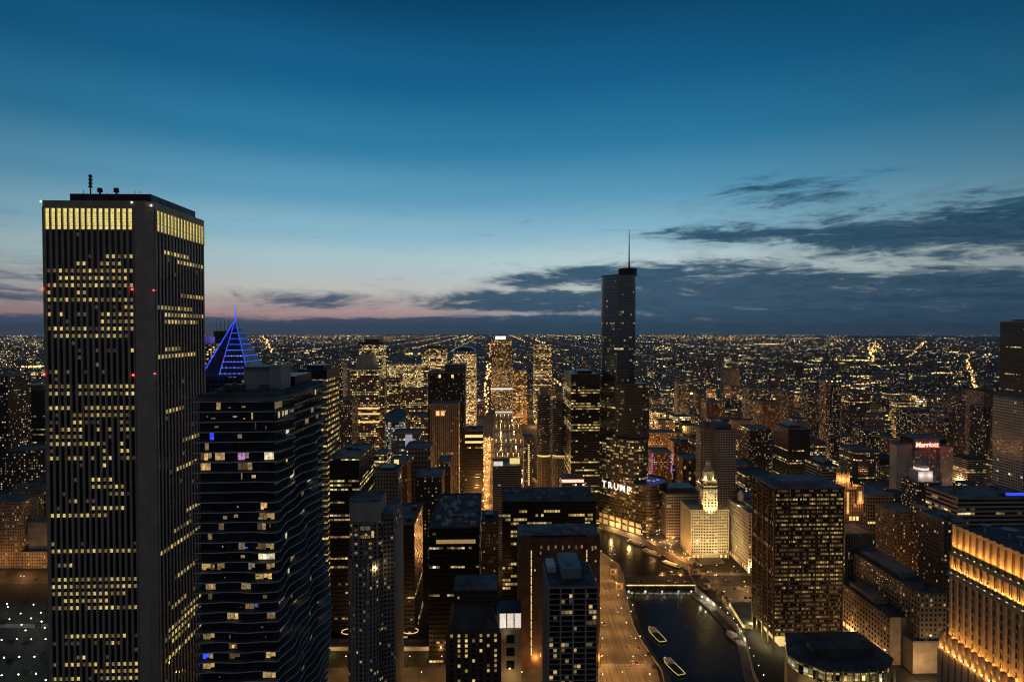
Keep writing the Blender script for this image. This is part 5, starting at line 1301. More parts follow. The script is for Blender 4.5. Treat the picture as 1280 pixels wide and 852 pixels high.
b=T_('office_building','modern low block with striped ribbon windows behind the orange floodlit tower',1196,1300,622,540,40,band_off,4,4,cat='building',units=4,seed=13)
m=MB(); m.box(b.lx(1262),b.lx(1290),4,6,b.h+1,b.h+3); b.part('sign_panel',m,M['blue_led'])
T_('stone_building','dim flat-roofed block between the striped low block and the hotel wing',1180,1212,652,500,30,res_brown,3,3.5,cat='building',units=3,seed=19)
# ================================================================== roads, plaza, park
def sheet(name, pts, z, mat, **k):
    m=MB(); m.poly([(p[0],p[1],z) for p in pts]); o=m.build(name,mat); o['kind']='structure'; return o
def strip(name, left, right, z, mat):
    m=MB()
    for i in range(len(left)-1):
        m.quad((*left[i],z),(*right[i],z),(*right[i+1],z),(*left[i+1],z))
    o=m.build(name,mat); o['kind']='structure'; return o
rdL=[gnd(752,852),gnd(752,800),gnd(749,760),gnd(748,730),gnd(746,700)]
rdR=[gnd(812,850),gnd(801,800),gnd(789,760),gnd(781,730),gnd(776,700)]
ys_=[440,461,520,580,620,660,700,760,860]
def lerp_edge(E,y):
    E=sorted(E,key=lambda p:p[1])
    if y<=E[0][1]: a,b=E[0],E[1]
    elif y>=E[-1][1]: a,b=E[-2],E[-1]
    else:
        for a,b in zip(E,E[1:]):
            if a[1]<=y<=b[1]: break
    t=(y-a[1])/(b[1]-a[1]); return a[0]+(b[0]-a[0])*t
def edgeL(y): return min(lerp_edge(rdL,min(y,690)),lerp_edge(rdR,min(y,690))-30)-(0 if y<690 else (y-690)*.5)
def edgeR(y): return min(lerp_edge(rdR,min(y,690))-(0 if y<690 else (y-690)*.5), lerp_edge(SB,y)-9)
ysr=[200,300,400,440,480,520,560,600,640,680,720,780,860]
L_=[(edgeL(y),y) for y in ysr]; R_=[(edgeR(y),y) for y in ysr]
strip('riverside_road',L_,R_,.012,M['concrete_road'])
# kerbs and pavement along it
m=MB()
for (E,s) in ((L_,-1),(R_,1)):
    for i in range(len(E)-1):
        a,b=E[i],E[i+1]; wd=8 if s>0 else 16
        p=[(a[0],a[1]),(a[0]+s*wd,a[1]),(b[0]+s*wd,b[1]),(b[0],b[1])]
        if s<0: p=[p[1],p[0],p[3],p[2]]
        m.prism(p,0,.14,2,2)
o=m.build('pavement',M['pavement']); o['kind']='structure'
m=MB()
for i in range(len(ysr)-1):
    y0,y1=ysr[i],ysr[i+1]; n=int((y1-y0)/9)
    for k in range(n):
        ya=y0+(y1-y0)*k/n; yb=ya+4
        for f in (.25,.5,.75):
            xa=edgeL(ya)+(edgeR(ya)-edgeL(ya))*f; xb=edgeL(yb)+(edgeR(yb)-edgeL(yb))*f
            if f in (.4,.6) and False: continue
            m.quad((xa-.09,ya,.018),(xa+.09,ya,.018),(xb+.09,yb,.018),(xb-.09,yb,.018))
for y in (478,640):
    xa,xb=edgeL(y),edgeR(y); q=int((xb-xa)/1.2)
    for k in range(q): m.quad((xa+k*1.2,y,.018),(xa+k*1.2+.6,y,.018),(xa+k*1.2+.6,y+3.4,.018),(xa+k*1.2,y+3.4,.018))
    m.quad((xa,y-2,.018),(xb,y-2,.018),(xb,y-1.6,.018),(xa,y-1.6,.018))
o=m.build('road_marking',M['paint']); o['kind']='structure'
# cross avenue over the bridge, plaza and a few city streets
sheet('avenue',[(-420,640),(97,640),(97,668),(-420,656+12)],.008,M['asphalt'])
sheet('plaza',[(212,560),(300,560),(300,664),(212,664)],.010,M['pavement'])
sheet('avenue',[(205,628),(560,628),(560,656),(205,656)],.016,M['asphalt'])
sheet('street',[(300,300),(318,300),(318,628),(300,628)],.012,M['asphalt'])
cw=[gnd(603,600),gnd(603,560),gnd(605,530)]
sheet('street',[(-52,690),(-30,690),(-52,1500),(-76,1500)],.012,M['concrete_road'])
sheet('street',[(-320,455),(100,455),(100,476),(-320,476)],.010,M['asphalt'])
sheet('street',[(180,930),(196,930),(400,1750),(380,1750)],.010,M['concrete_road'])
sheet('lawn',[(-620,300),(-352,300),(-352,632),(-620,632)],.02,M['grass'])
sheet('path',[(-620,540),(-352,540),(-352,547),(-620,547)],.03,M['pavement'])
sheet('street',[(-800,634),(-356,634),(-356,668),(-800,668)],.025,M['asphalt'])
# riverwalks
def walk(BK,s,y0,y1,wd,z):
    m=MB(); P=[p for p in BK if y0<=p[1]<=y1]
    for a,b in zip(P,P[1:]):
        pts=[(a[0],a[1]),(a[0]-s*wd,a[1]),(b[0]-s*wd,b[1]),(b[0],b[1])]
        if s<0: pts=pts[::-1]
        m.prism(pts[::-1],RV-.5,z,2,2)
    o=m.build('riverwalk',M['pavement']); o['kind']='structure'
walk(NB,1,400,624,7,-4.2); walk(SB,-1,400,624,7,-4.4)
# low planted terrace beside the bridge on the far bank and the dock in front of the glass tower
m=MB(); m.prism([(163,790),(205,684),(250,690),(250,760),(190,815)],.01,1.2,3,3); o=m.build('terrace',M['pavement']); o['kind']='structure'
# raised courtyard between the office slabs, bottom centre
p=thing('courtyard_wall','pale low courtyard wall with a lawn strip, floodlit between the tower bases','wall',(0,0,0))
x0,z0_=at(400,808,500); x1,_=at(538,808,500)
m=MB(); m.box(x0,x1,500,502,0,z0_); m.build('wall',M['pale_concrete'],p)
m=MB(); m.box(x0,x1,500.5,515,z0_-1.6,z0_-1.2); m.build('terrace_floor',M['roof_dark'],p)
m=MB(); m.box(x0,x1,478,499.9,0,.5); m.build('lawn_strip',M['grass'],p)
for k in range(5): lamp((x0+12+k*20,495,4.5),900,(1,.62,.3),.5,'wall_wash_light')
for k in range(4):
    m=MB(); 
    pts=[(x0+20+k*18+7*cos(a*.5),519+5*sin(a*.5)) for a in range(13)]
    for a,b in zip(pts,pts[1:]): m.bar((a[0],a[1],z0_+3.6+.2*k),(b[0],b[1],z0_+3.6+.2*k),.35)
    m.build('light_tube',M['warm_strip'],p)

# ================================================================== bridge with four bridge houses
BR=thing('bascule_bridge','bascule bridge over the river with a lit yellow girder edge','bridge',(0,0,0))
bx0,bx1,by0,by1=121,199,630,654
m=MB(); m.box(bx0-10,bx1+10,by0,by1,-.9,.12); m.build('deck',M['asphalt'],BR)
m=MB()
for y in (by0,by1-.5): m.box(bx0,bx1,y,y+.5,-3.2,-.5)
n=14
for i in range(n):
    xa=bx0+(bx1-bx0)*i/n; xb=bx0+(bx1-bx0)*(i+1)/n
    m.bar((xa,by0-.1,-3.0),(xb,by0-.1,-.6),.18); m.bar((xa,by0-.1,-.6),(xb,by0-.1,-3.0),.18)
for i in range(9): m.box(bx0+i*(bx1-bx0)/8-.25,bx0+i*(bx1-bx0)/8+.25,by0,by1,-2.2,-.9)
m.box(bx0-2,bx1+2,by0+6,by1-2,-4.1,-3.7)
m.build('girder',M['dark_steel'],BR)
for k in range(12):
    m=MB(); a=bx0+2+(bx1-bx0-4)*k/12; m.box(a,a+(bx1-bx0-4)/12-.25,by0-.35,by0-.12,-.2,.95); m.build('light_strip',M['strip'],BR)
for k in range(10):
    m=MB(); a=bx0+4+(bx1-bx0-8)*k/10; m.box(a,a+5.6,by0+.6,by0+.9,-3.3,-2.5); m.build('lower_deck_light',M['lower_deck'],BR)
m=MB()
for y in (by0-.4,by1+.3):
    m.box(bx0,bx1,y-.06,y+.06,1.25,1.4)
    for i in range(27): x=bx0+i*3; m.box(x-.06,x+.06,y-.06,y+.06,.1,1.25)
m.build('railing',M['red_paint'],BR)
m=MB(); m.quad((bx0-10,641.9,.13),(bx1+10,641.9,.13),(bx1+10,642.1,.13),(bx0-10,642.1,.13)); m.build('centre_line',M['paint'],BR)
for x in (bx0+6,bx0+24,bx0+42,bx0+60,bx0+74):
    lamp((x,by0+8,-3.0),1500,(1,.92,.7),.6,'under_bridge_light')
    lamp((x,by0-2.2,-1.2),120,(1,.82,.35),.4,'girder_light')
def upbridge(y,lab):
    xs,xn=lerp_edge(SB,y),lerp_edge(NB,y)
    r=thing('bridge',lab,'bridge',(0,y,0),0,'bridges up the river')
    m=MB(); m.box(xs-3,xn+3,0,18,-1.2,.1); m.build('deck',M['asphalt'],r)
    m=MB()
    for k in range(12):
        xa=xs+(xn-xs)*k/12; xb=xs+(xn-xs)*(k+1)/12; m.bar((xa,-.2,-1),(xb,-.2,2.2),.3); m.bar((xa,-.2,2.2),(xb,-.2,-1),.3)
    m.box(xs,xn,-.5,0,2.2,2.9); m.build('truss',M['dark_steel'],r)
    for k in range(6):
        m=MB(); x=xs+(xn-xs)*(k+.5)/6; m.octa(x,-.5,7,.9); m.bar((x,-.3,0),(x,-.3,7),.15); m.build('bridge_lamp',M['bulb'],r)
    lamp(((xs+xn)/2-18,y+6,8),26000,(1,.5,.16),.6,'bridge_light'); lamp(((xs+xn)/2+18,y-6,-2.4),9000,(1,.62,.3),.6,'bridge_light')
for y,l_ in ((1120,'first'),(1270,'second'),(1430,'third'),(1640,'fourth'),(1850,'fifth')): upbridge(y,f'{l_} river bridge upstream of the grey louvred block')
def bhouse(x,y,lab):
    r=thing('bridge_house',lab,'bridge house',(x,y,0),0,'bridge houses')
    m=MB(); m.box(-4,4,-4,4,-6,7.5); m.box(-4.4,4.4,-4.4,4.4,6.6,7.3); wl_=m.build('wall',M['limestone'],r)
    m=MB(); m.prism([(-4.2,-4.2),(4.2,-4.2),(4.2,4.2),(-4.2,4.2)],7.5,11.5,1,1,pts1=[(-.7,-.7),(.7,-.7),(.7,.7),(-.7,.7)]); m.cyl(0,0,.5,11.5,13,6,.1); m.build('roof',M['roof_dark'],r)
    for a,(dx,dy) in ((FR,(0,-4.05)),(LT,(-4.05,0))):
        for u in (-2.6,-.6,1.4):
            m=MB(); m.obox((dx,dy),a,u,u+1.2,0,.08,2,4.8); m.build('window',M['win_home'] if u>0 and a==FR else M['glass'],wl_)
bhouse(114,624,'stone bridge house at the roadside end of the bridge, on the camera side')
bhouse(114,661,'stone bridge house at the roadside end of the bridge, on the far side')
bhouse(206,624,'stone bridge house at the plaza end of the bridge, on the camera side')
bhouse(206,661,'stone bridge house at the plaza end of the bridge, below the clock tower')
lamp((110,617,-2.5),500,(1,.85,.5),.4,'stair_lamp_light'); lamp((119,611,-2.5),350,(1,.85,.5),.4,'stair_lamp_light')
m=MB()
# lower quay pavilion with a lit glass edge on the right bank
pv=thing('riverside_pavilion','flat grey-roofed pavilion with a glowing glass front on the riverwalk','pavilion',(0,0,0))
q=[gnd(912,752,5),gnd(940,752,5),gnd(940,780,5),gnd(929,779,5)]
m.prism(sorted([q[0],q[1],q[2],q[3]],key=lambda p:atan2(p[1]-575,p[0]-222)),4.4,5.2,3,3); m.build('roof',M['roof'],pv)
m=MB(); 
a,b=Vector(q[0]),Vector(q[3]); m.bar((a.x+.6,a.y,2.4),(b.x+.6,b.y,2.4),1.4,n=4); m.build('glass_front',M['lobby'],pv)
m=MB(); c_=[(p[0]*.97+.03*222+1,p[1]*.97+.03*575) for p in q]; m.prism(sorted(c_,key=lambda p:atan2(p[1]-575,p[0]-222)),0,4.4,3,3); m.build('wall',M['limestone'],pv)
for k in range(3): lamp((a.x-2+(b.x-a.x)*k/2,a.y+(b.y-a.y)*k/2-1,3),700,(1,.8,.4),.4,'pavilion_light')

# ================================================================== boats
def hull(L,Wd,H):
    st=[]; n=10
    for i in range(n+1):
        s=i/n; y=-L/2+L*s
        wv=Wd/2*(1-max(0,(s-.62)/.38)**2.0)*(.86+.14*min(1,s*5))
        st.append((y,max(wv,.06)))
    m=MB()
    for (ya,wa),(yb,wb) in zip(st,st[1:]):
        for sgn in (-1,1):
            a=(sgn*wa*.8,ya,-.3);b=(sgn*wb*.8,yb,-.3);c=(sgn*wb,yb,H+max(0,(yb/L))*.8);d=(sgn*wa,ya,H+max(0,ya/L)*.8)
            m.quad(*( (a,b,c,d) if sgn>0 else (b,a,d,c)))
        m.quad((-wa,ya,H-.15+max(0,ya/L)*.8),(wa,ya,H-.15+max(0,ya/L)*.8),(wb,yb,H-.15+max(0,yb/L)*.8),(-wb,yb,H-.15+max(0,yb/L)*.8))
    y,wv=st[0]; m.quad((-wv*.8,y,-.3),(wv*.8,y,-.3),(wv,y,H),(-wv,y,H))
    return m,st
def tourboat(name,label,x,y,rz,L,Wd,rim,cabin=True,group=None,mat='dark_paint',lit=True):
    r=thing(name,label,'boat',(x,y,RV+.05),rz,group)
    m,st=hull(L,Wd,1.5); m.build('hull',M[mat],r)
    if lit:
        m=MB(); pts=[(-w,yy,1.72+max(0,yy/L)*.8) for yy,w in st]+[(w,yy,1.72+max(0,yy/L)*.8) for yy,w in reversed(st)]
        pts.append(pts[0])
        for a,b in zip(pts,pts[1:]): m.bar(a,b,rim)
        m.build('light_rim',M['strip'],r)
    m=MB(); m.box(-Wd*.34,Wd*.34,L*.12,L*.32,1.36,3.6); m.box(-Wd*.38,Wd*.38,L*.10,L*.34,3.6,3.8); cb=m.build('cabin',M['white_paint'],r)
    m=MB(); m.box(-Wd*.35,Wd*.35,L*.14,L*.30,2.4,3.2); m.build('cabin_window',M['glass'],cb)
    for k in range(7):
        m=MB()
        for sx in (-1,1): 
            m.box(sx*Wd*.2-Wd*.13,sx*Wd*.2+Wd*.13,-L*.42+k*L*.07,-L*.42+k*L*.07+.5,1.36,1.8); m.box(sx*Wd*.2-Wd*.13,sx*Wd*.2+Wd*.13,-L*.42+k*L*.07-.1,-L*.42+k*L*.07,1.8,2.3)
        m.build('bench',M['steel'],r)
    m=MB(); m.bar((0,L*.24,3.8),(0,L*.24,6.0),.08); m.bar((-1,L*.24,5.2),(1,L*.24,5.2),.05); m.build('mast',M['steel'],r)
    return r
x,y=gnd(820,794,RV); tourboat('tour_boat','open tour boat outlined with a yellow light rim, moored nearer the bridge',x,y,radians(14),27,8,.16,group='moored tour boats')
x,y=gnd(841,834,RV); tourboat('tour_boat','open tour boat outlined with a yellow light rim, moored farther from the bridge',x,y,radians(18),26,8,.16,group='moored tour boats')
x,y=gnd(919,796,RV); b=tourboat('yacht','white motor yacht moored against the curved riverwalk','%s'%0 and 0 or x-3,y,radians(14),17,5.4,.1,mat='white_paint',lit=False)
b['category']='yacht'
m=MB(); m.box(-2.1,2.1,-4,3.5,1.4,3.4); m.box(-1.8,1.8,-3.5,1.5,3.4,4.6); m.build('upper_deck',M['white_paint'],b)
for (px,py,L,lab) in ((797,678,26,'white tour boat docked below the tallest glass tower, upstream of the others'),(817,690,26,'white double-decked tour boat docked in the middle of the river quay'),(842,705,24,'long yellow-trimmed boat docked nearest the clock tower')):
    x,y=gnd(px,py,RV); bb=tourboat('tour_boat',lab,x-4,y-3,radians(44),L,6,.1,mat='white_paint' if px<840 else 'dark_paint',lit=px>840,group='boats docked at the terrace')
    m=MB(); m.box(-2.4,2.4,-9,4,1.4,3.2); m.box(-2.6,2.6,-9.3,4.4,3.2,3.4); sl=m.build('saloon',M['white_paint'],bb)
    m=MB()
    for k in range(6): m.box(-2.46,2.46,-8.4+k*2,-7.2+k*2,1.9,2.8)
    m.build('saloon_window',M['win_home'],sl)

# ================================================================== cars
def make_car(name,label,paint):
    r=thing(name,label,'car',(0,0,0),0,'cars on the streets')
    m=MB(); prof=[(-2.2,.32),(2.2,.32),(2.25,.7),(2.1,.92),(1.0,.98),(-2.0,1.0),(-2.25,.8)]
    b=len(m.v); n=len(prof)
    m.v += [(-.9,p[0],p[1]) for p in prof]+[(.9,p[0],p[1]) for p in prof]
    for i in range(n): j=(i+1)%n; m.f.append((b+j,b+i,b+n+i,b+n+j)); m.uv.append(((0,0),)*4); m.m.append(0)
    m.f.append(tuple(range(b,b+n))); m.f.append(tuple(range(b+2*n-1,b+n-1,-1))); m.uv += [[(0,0)]*n]*2; m.m += [0,0]
    bd=m.build('body',paint,r)
    m=MB(); m.prism([(-.86,-1.75),(.86,-1.75),(.86,.95),(-.86,.95)],.98,1.45,1,1,pts1=[(-.68,-1.15),(.68,-1.15),(.68,.2),(-.68,.2)]); m.build('cabin',M['glass'],r)
    m=MB(); m.box(-.67,.67,-1.14,.19,1.45,1.49); m.build('roof',paint,r)
    for sx in (-1,1):
        for y in (-1.35,1.4):
            m=MB(); m.bar((sx*.72,y,.33),(sx*.93,y,.33),.33,n=10); m.build('wheel',M['tyre'],r)
        m=MB(); m.box(sx*.62-.18,sx*.62+.18,2.2,2.27,.6,.78); m.build('headlight',M['head'],bd)
        m=MB(); m.box(sx*.66-.17,sx*.66+.17,-2.3,-2.22,.68,.86); m.build('taillight',M['tail'],bd)
    return r
protos={}
def car(x,y,rz,label,kind):
    if kind not in protos:
        protos[kind]=make_car({'w':'white_car','d':'dark_car','r':'red_car','s':'silver_car'}[kind],label,M[{'w':'white_paint','d':'dark_paint','r':'red_paint','s':'silver_paint'}[kind]]); c=protos[kind]
    else: c=copy_tree(protos[kind])
    c.location=(x,y,.02); c.rotation_euler=(0,0,rz); c['label']=label; return c
rc=random.Random(6)
for px,py,k,lab in ((757,737,'r','red car alone on the riverside road just below the bridge'),(772,764,'s','silver car in the middle of the riverside road beyond the crossing'),(789,797,'w','white car on the riverside road level with the tour boat'),(785,808,'s','silver car ahead of the red-lit pair on the riverside road'),(791,828,'w','white car side by side with a red one near the bottom crossing'),(796,829,'r','red car side by side with a white one near the bottom crossing'),(798,810,'d','dark car at the river kerb of the riverside road'),(755,780,'d','dark car at the inner kerb by the white-framed apartment block'),(760,690,'d','dark car waiting at the intersection by the bridge'),(768,692,'w','white car waiting at the intersection by the bridge')):
    x,y=gnd(px,py); car(x,y,radians(4 if rc.random()<.6 else 184),lab,k)
for px,py,k,lab in ((801,727,'d','dark car crossing the bridge, first from the road end'),(838,726,'w','white car near the middle of the bridge'),(846,728,'w','white car following another across the bridge'),(858,727,'s','silver car near the plaza end of the bridge'),(910,725,'r','red car at the upper plaza junction'),(918,736,'d','dark car turning on the plaza'),(926,733,'r','red car in the plaza queue, behind the dark one'),(934,733,'w','white car in the plaza queue nearest the dark slab'),(931,747,'r','red car stopped on the lower plaza road'),(938,747,'d','dark car stopped on the lower plaza road'),(887,715,'w','white car beneath the clock tower entrance'),(898,719,'s','silver car turning below the clock tower'),(924,714,'d','dark car before the floodlit annex'),(1001,826,'d','dark car in the yard below the golden-floored slab')):
    x,y=gnd(px,py); car(x,y,radians(90+rc.uniform(-12,12)),lab,k)
for k in range(10):
    x=-390-k*22; car(x,644+(k%3)*8,radians(90+180*(k%2)),('dark','white','red','silver')[k%4]+' car on the avenue beyond the dark park, '+('first','second','third','fourth','fifth','sixth','seventh','eighth','ninth','tenth')[k]+' from the white-piered tower',('d','w','r','s')[k%4])

# ================================================================== street lamps
def make_lamp(name,label,group,h,bulb,arm=1.4,br=.5):
    r=thing(name,label,'street lamp',(0,0,0),0,group)
    m=MB(); m.cyl(0,0,.16,0,h,6,.08); m.cyl(0,0,.3,0,.7,6,.2); m.bar((0,0,h),(arm,0,h+.25),.07); m.build('pole',M['dark_steel'],r)
    m=MB(); m.box(arm-.1,arm+.7,-.2,.2,h+.12,h+.32); hd=m.build('lamp_head',M['dark_steel'],r)
    m=MB(); m.octa(arm+.3,0,h-.12,br); m.build('bulb',bulb,hd)
    return r
Lroad=make_lamp('street_lamp','sodium street lamp on the kerb of the riverside road','lamps along the riverside road',9,M['bulb'])
first=True
sod=(1,.47,.13)
for y in (452,478,505,532,560,588,616,646,676,706):
    for s in (-1,1):
        x=(edgeL(y)-1) if s<0 else edgeR(y)+1
        o=Lroad if first else copy_tree(Lroad); first=False
        o.location=(x,y,.14); o.rotation_euler=(0,0,0 if s<0 else pi)
        lamp((x-s*3.5,y,8.6),4200,sod,.35,'sodium_light')
Lq=make_lamp('riverwalk_lamp','white lamp on the curved riverwalk below the dark slab','lamps on the curved riverwalk',4,M['bulb_white'],.5,.75)
first=True
for px,py in ((874,747),(881,751),(889,756),(897,761),(906,768),(913,775),(918,783),(923,791),(927,800),(933,812),(938,822),(944,834),(950,846)):
    x,y=gnd(px,py,RV+4); o=Lq if first else copy_tree(Lq); first=False
    o.location=(x+2,y,-4.2); lamp((x+1.2,y,-.3),1000,(1,.84,.52),.35,'riverwalk_light')
Lw=make_lamp('riverwalk_lamp','warm lamp on the stair and quay at the road side of the bridge','lamps by the quay stair',4,M['bulb'],.5)
first=True
for px,py in ((778,742),(783,747),(789,741),(778,752),(790,756),(788,764),(775,736),(799,795)):
    x,y=gnd(px,py,-1); o=Lw if first else copy_tree(Lw); first=False
    o.location=(x,y,-4.4); 
Lp=make_lamp('plaza_lamp','globe lamp on the plaza in front of the floodlit clock tower','lamps on the plaza',7,M['bulb'],.6)
first=True
for x,y in ((214,668),(232,668),(250,664),(220,640),(246,624),(270,624),(295,624),(216,600),(240,600),(262,600),(290,664),(310,640),(290,600)):
    o=Lp if first else copy_tree(Lp); first=False
    o.location=(x,y,.1); lamp((x,y,7.5),3600,(1,.52,.18),.35,'plaza_light')
Lk=make_lamp('park_lamp','white park lamp standing on the dark lawn by the white-piered tower','lamps in the dark park',6,M['bulb_white'],.4,.62)
first=True
for px,py in ((8,754),(41,755),(25,766),(11,773),(38,772),(51,776),(55,784),(9,758),(50,765),(26,780),(31,787),(1,799),(20,798),(38,798),(56,798),(4,821),(23,820),(42,820),(1,843),(22,842),(44,841),(56,849)):
    x,y=gnd(px,py,6); o=Lk if first else copy_tree(Lk); first=False
    o.location=(x,y,.03)
    if True: lamp((x,y,7.2),420,(.9,.95,1),.3,'park_light')
La=make_lamp('street_lamp','sodium street lamp on the avenue beyond the dark park','lamps along the avenue',9,M['bulb'])
first=True
for k in range(14):
    x=-352-k*18; o=La if first else copy_tree(La); first=False
    o.location=(x,634+(k%2)*32,.03); lamp((x,640+(k%2)*22,8.8),5200,(1,.45,.14),.4,'sodium_light')
Lt=make_lamp('terrace_lamp','small warm lamp on the terraces between the glass tower and the clock tower','lamps on the river terraces',4,M['bulb'],.4)
first=True; rt=random.Random(31)
for k in range(34):
    t_=rt.random(); px=800+t_*62; py=668+t_*30+rt.uniform(-22,10)*(1-abs(t_-.45))
    x,y=gnd(px,py,1); 
    if x<lerp_edge(NB,y)+2: x=lerp_edge(NB,y)+3
    o=Lt if first else copy_tree(Lt); first=False
    o.location=(x,y,0.0)
    if k%3==0 and px<852: lamp((x,y,5),3000,(1,.52,.17),.4,'terrace_light')
Ls=make_lamp('street_lamp','sodium street lamp along the glowing street in the middle of the city','lamps along the glowing street',9,M['bulb'])
first=True
for k in range(26):
    y=700+k*31; x=-41-(y-690)*.029+(9 if k%2 else -9); o=Ls if first else copy_tree(Ls); first=False
    o.location=(x,y,0); o.rotation_euler=(0,0,pi if k%2 else 0); lamp((x,y,9),42000,(1,.42,.11),.5,'sodium_light')
Lb=make_lamp('street_lamp','sodium street lamp on the cross street between the bottom tower blocks','lamps on the bottom cross street',9,M['bulb'])
first=True
for k in range(20):
    x=-150+k*13; o=Lb if first else copy_tree(Lb); first=False
    o.location=(x,455+(k%2)*22,0); lamp((x,459+(k%2)*14,8.8),3200,sod,.4,'sodium_light')
# lamps of the further streets, one strong lamp per crossing
Lc=make_lamp('street_lamp','tall sodium lamp at a crossing of the streets among the city blocks','lamps at city crossings',13,M['bulb'])
first=True; rl=random.Random(17)
cross=[]
for gy in range(560,2300,110):
    for gx in range(-1400,1700,95):
        x=gx+rl.uniform(-12,12)-gy*.031; y=gy+rl.uniform(-12,12)
        q=proj(x,y,8)
        if not(-10<q[0]<1290): continue
        if any(a-2<x<b+2 and c-2<y<d+2 for a,b,c,d in FOOT): continue
        if lerp_edge(SB,y)-6<x<lerp_edge(NB,y)+6 and y<2050: continue
        if y<700 and 60<x<330: continue
        if x<-340 and y<680: continue
        cross.append((x,y))
cross.sort(key=lambda p:p[1])
EXTRA_BULBS=[]
for n_,(x,y) in enumerate(cross):
    if n_<140:
        o=Lc if first else copy_tree(Lc); first=False
        o.location=(x,y,0)
    else: EXTRA_BULBS.append((x,y))
    lamp((x,y,14.5),(24000 if y<1000 else 46000)*rl.uniform(.2,1.7),(1,rl.uniform(.42,.60),rl.uniform(.12,.26)),.6,'city_street_light')
# ================================================================== winter trees along the quays and on the plaza
def make_tree(label,group,seed,h=9,lit=False):
    r=thing('tree',label,'tree',(0,0,0),0,group); q=random.Random(seed)
    m=MB(); m.cyl(0,0,.26,0,h*.35,7,.17); tips=[]
    for k in range(7):
        a=k*2.4; e=Vector((cos(a)*h*.22,sin(a)*h*.22,h*(.55+.35*q.random()))); s=Vector((0,0,h*(.25+.1*q.random())))
        m.bar(s,e,.09); tips.append(e)
        for j in range(3):
            f=e+Vector((q.uniform(-1,1),q.uniform(-1,1),q.uniform(.2,1.2)))*h*.12; m.bar(s.lerp(e,.6),f,.045,n=4); tips.append(f)
    m.build('trunk',M['bark'],r)
    m=MB()
    for k in range(420):
        c=q.choice(tips)+Vector((q.gauss(0,1),q.gauss(0,1),q.gauss(0,.8)))*h*.075; u=Vector((q.gauss(0,1),q.gauss(0,1),q.gauss(0,1))).normalized()*.22; v=u.orthogonal().normalized()*.13
        m.quad(tuple(c-u-v),tuple(c+u-v),tuple(c+u+v),tuple(c-u+v))
    m.build('crown',M['twig'],r); return r
tp=make_tree('bare brownish tree on the quay below the riverside road','trees along the quay',3)
first=True
for px,py in ((794,752),(797,761),(799,770),(802,780),(796,745),(806,792),(811,806),(817,822),(823,838)):
    x,y=gnd(px,py,-2); o=tp if first else copy_tree(tp); first=False
    o.location=(x-3,y,-4.4); o.rotation_euler=(0,0,px); o.scale=(.8,.8,.8)
tp=make_tree('bare tree on the plaza bank beside the bridge','trees on the plaza bank',5)
first=True
for px,py in ((876,738),(883,743),(891,748),(899,752),(907,757),(870,708),(866,712)):
    x,y=gnd(px,py,0); o=tp if first else copy_tree(tp); first=False
    o.location=(x+3,y+3,0); o.rotation_euler=(0,0,px); o.scale=(.9,.9,.9)
tp=make_tree('bare park tree on the dark lawn','trees in the dark park',8)
first=True
for px,py in ((5,785),(30,760),(48,790),(15,810),(33,812),(52,826),(12,835),(35,850)):
    x,y=gnd(px,py,0); o=tp if first else copy_tree(tp); first=False
    o.location=(x,y,0); o.rotation_euler=(0,0,px)
# ================================================================== filler blocks of the city
rf=random.Random(77)
kinds=[('dark apartment block',res_dark,'apartment block'),('brown apartment block',res_brown,'apartment block'),('tan stone block',tan_res,'building'),('brick block',brick_res,'building'),('grey stone block',grey_st,'building'),('lit office block',dense2,'building'),('tan office block',tan_off,'building'),('dark office block',off_dark,'building'),('pale banded block',band_off,'building')]
def cap(px,Y):
    """highest pixel row a filler may reach in this part of the picture"""
    if px<60: return 560 if Y<1100 else 478
    if px<250: return 480
    if px<430: return 455+rf.uniform(0,30)
    if px<535: return 468+rf.uniform(0,45) if Y>1150 else 545
    if px<600: return 478+rf.uniform(0,40) if Y>1000 else 590
    if px<612: return 560
    if px<662: return 640 if Y<2000 else 462+rf.uniform(0,20)
    if px<750: return 500+rf.uniform(0,50) if Y<1500 else 472+rf.uniform(0,30)
    if px<812: return 520
    if px<885: return (600 if Y<950 else 545+rf.uniform(0,25)) if Y<1500 else 490+rf.uniform(0,35)
    if px<1000: return 530+rf.uniform(0,40) if Y<1250 else 476+rf.uniform(0,50)
    if px<1280: return 540+rf.uniform(0,60) if Y<1000 else 480+rf.uniform(0,50)
    return 560
HGT=[]
used=set()
def rel(px,py):
    best=min(LANDM,key=lambda l:(l[0]-px)**2*1.0+(l[1]-py)**2*2.2)
    dx=px-best[0]; dy=py-best[1]
    return best,dx,dy
def clear(x0,x1,y0,y1):
    for a,b,c,d in FOOT:
        if x0<b and x1>a and y0<d and y1>c: return False
    for y in (y0,(y0+y1)/2,y1):
        if y<2080 and x1>lerp_edge(SB,y)-26 and x0<lerp_edge(NB,y)+16: return False
        xs=-41-(y-690)*.029
        if 680<y<1520 and x0<xs+15 and x1>xs-15: return False
        if 920<y<1760:
            xr=188+(y-930)*.247
            if x0<xr+11 and x1>xr-11: return False
    if y0<660 and x1>40 and x0<350: return False
    if y0<690 and x0<-330: return False
    if y0<476 : return False
    return True
cand=[]
gy=500.0
while gy<2300:
    for gx in range(-1900,2300,62):
        x=gx-gy*.031+rf.uniform(-8,8); y=gy+rf.uniform(-5,8)
        w=rf.uniform(26,52); d=rf.uniform(24,48)
        q=proj(x,y,30)
        if not(-40<q[0]<1320): continue
        if not clear(x-w/2,x+w/2,y,y+d): continue
        cand.append((x,y,w,d))
    gy+=62
mats_far=MB(); far_kind=[]
nf=0
FILL=[]
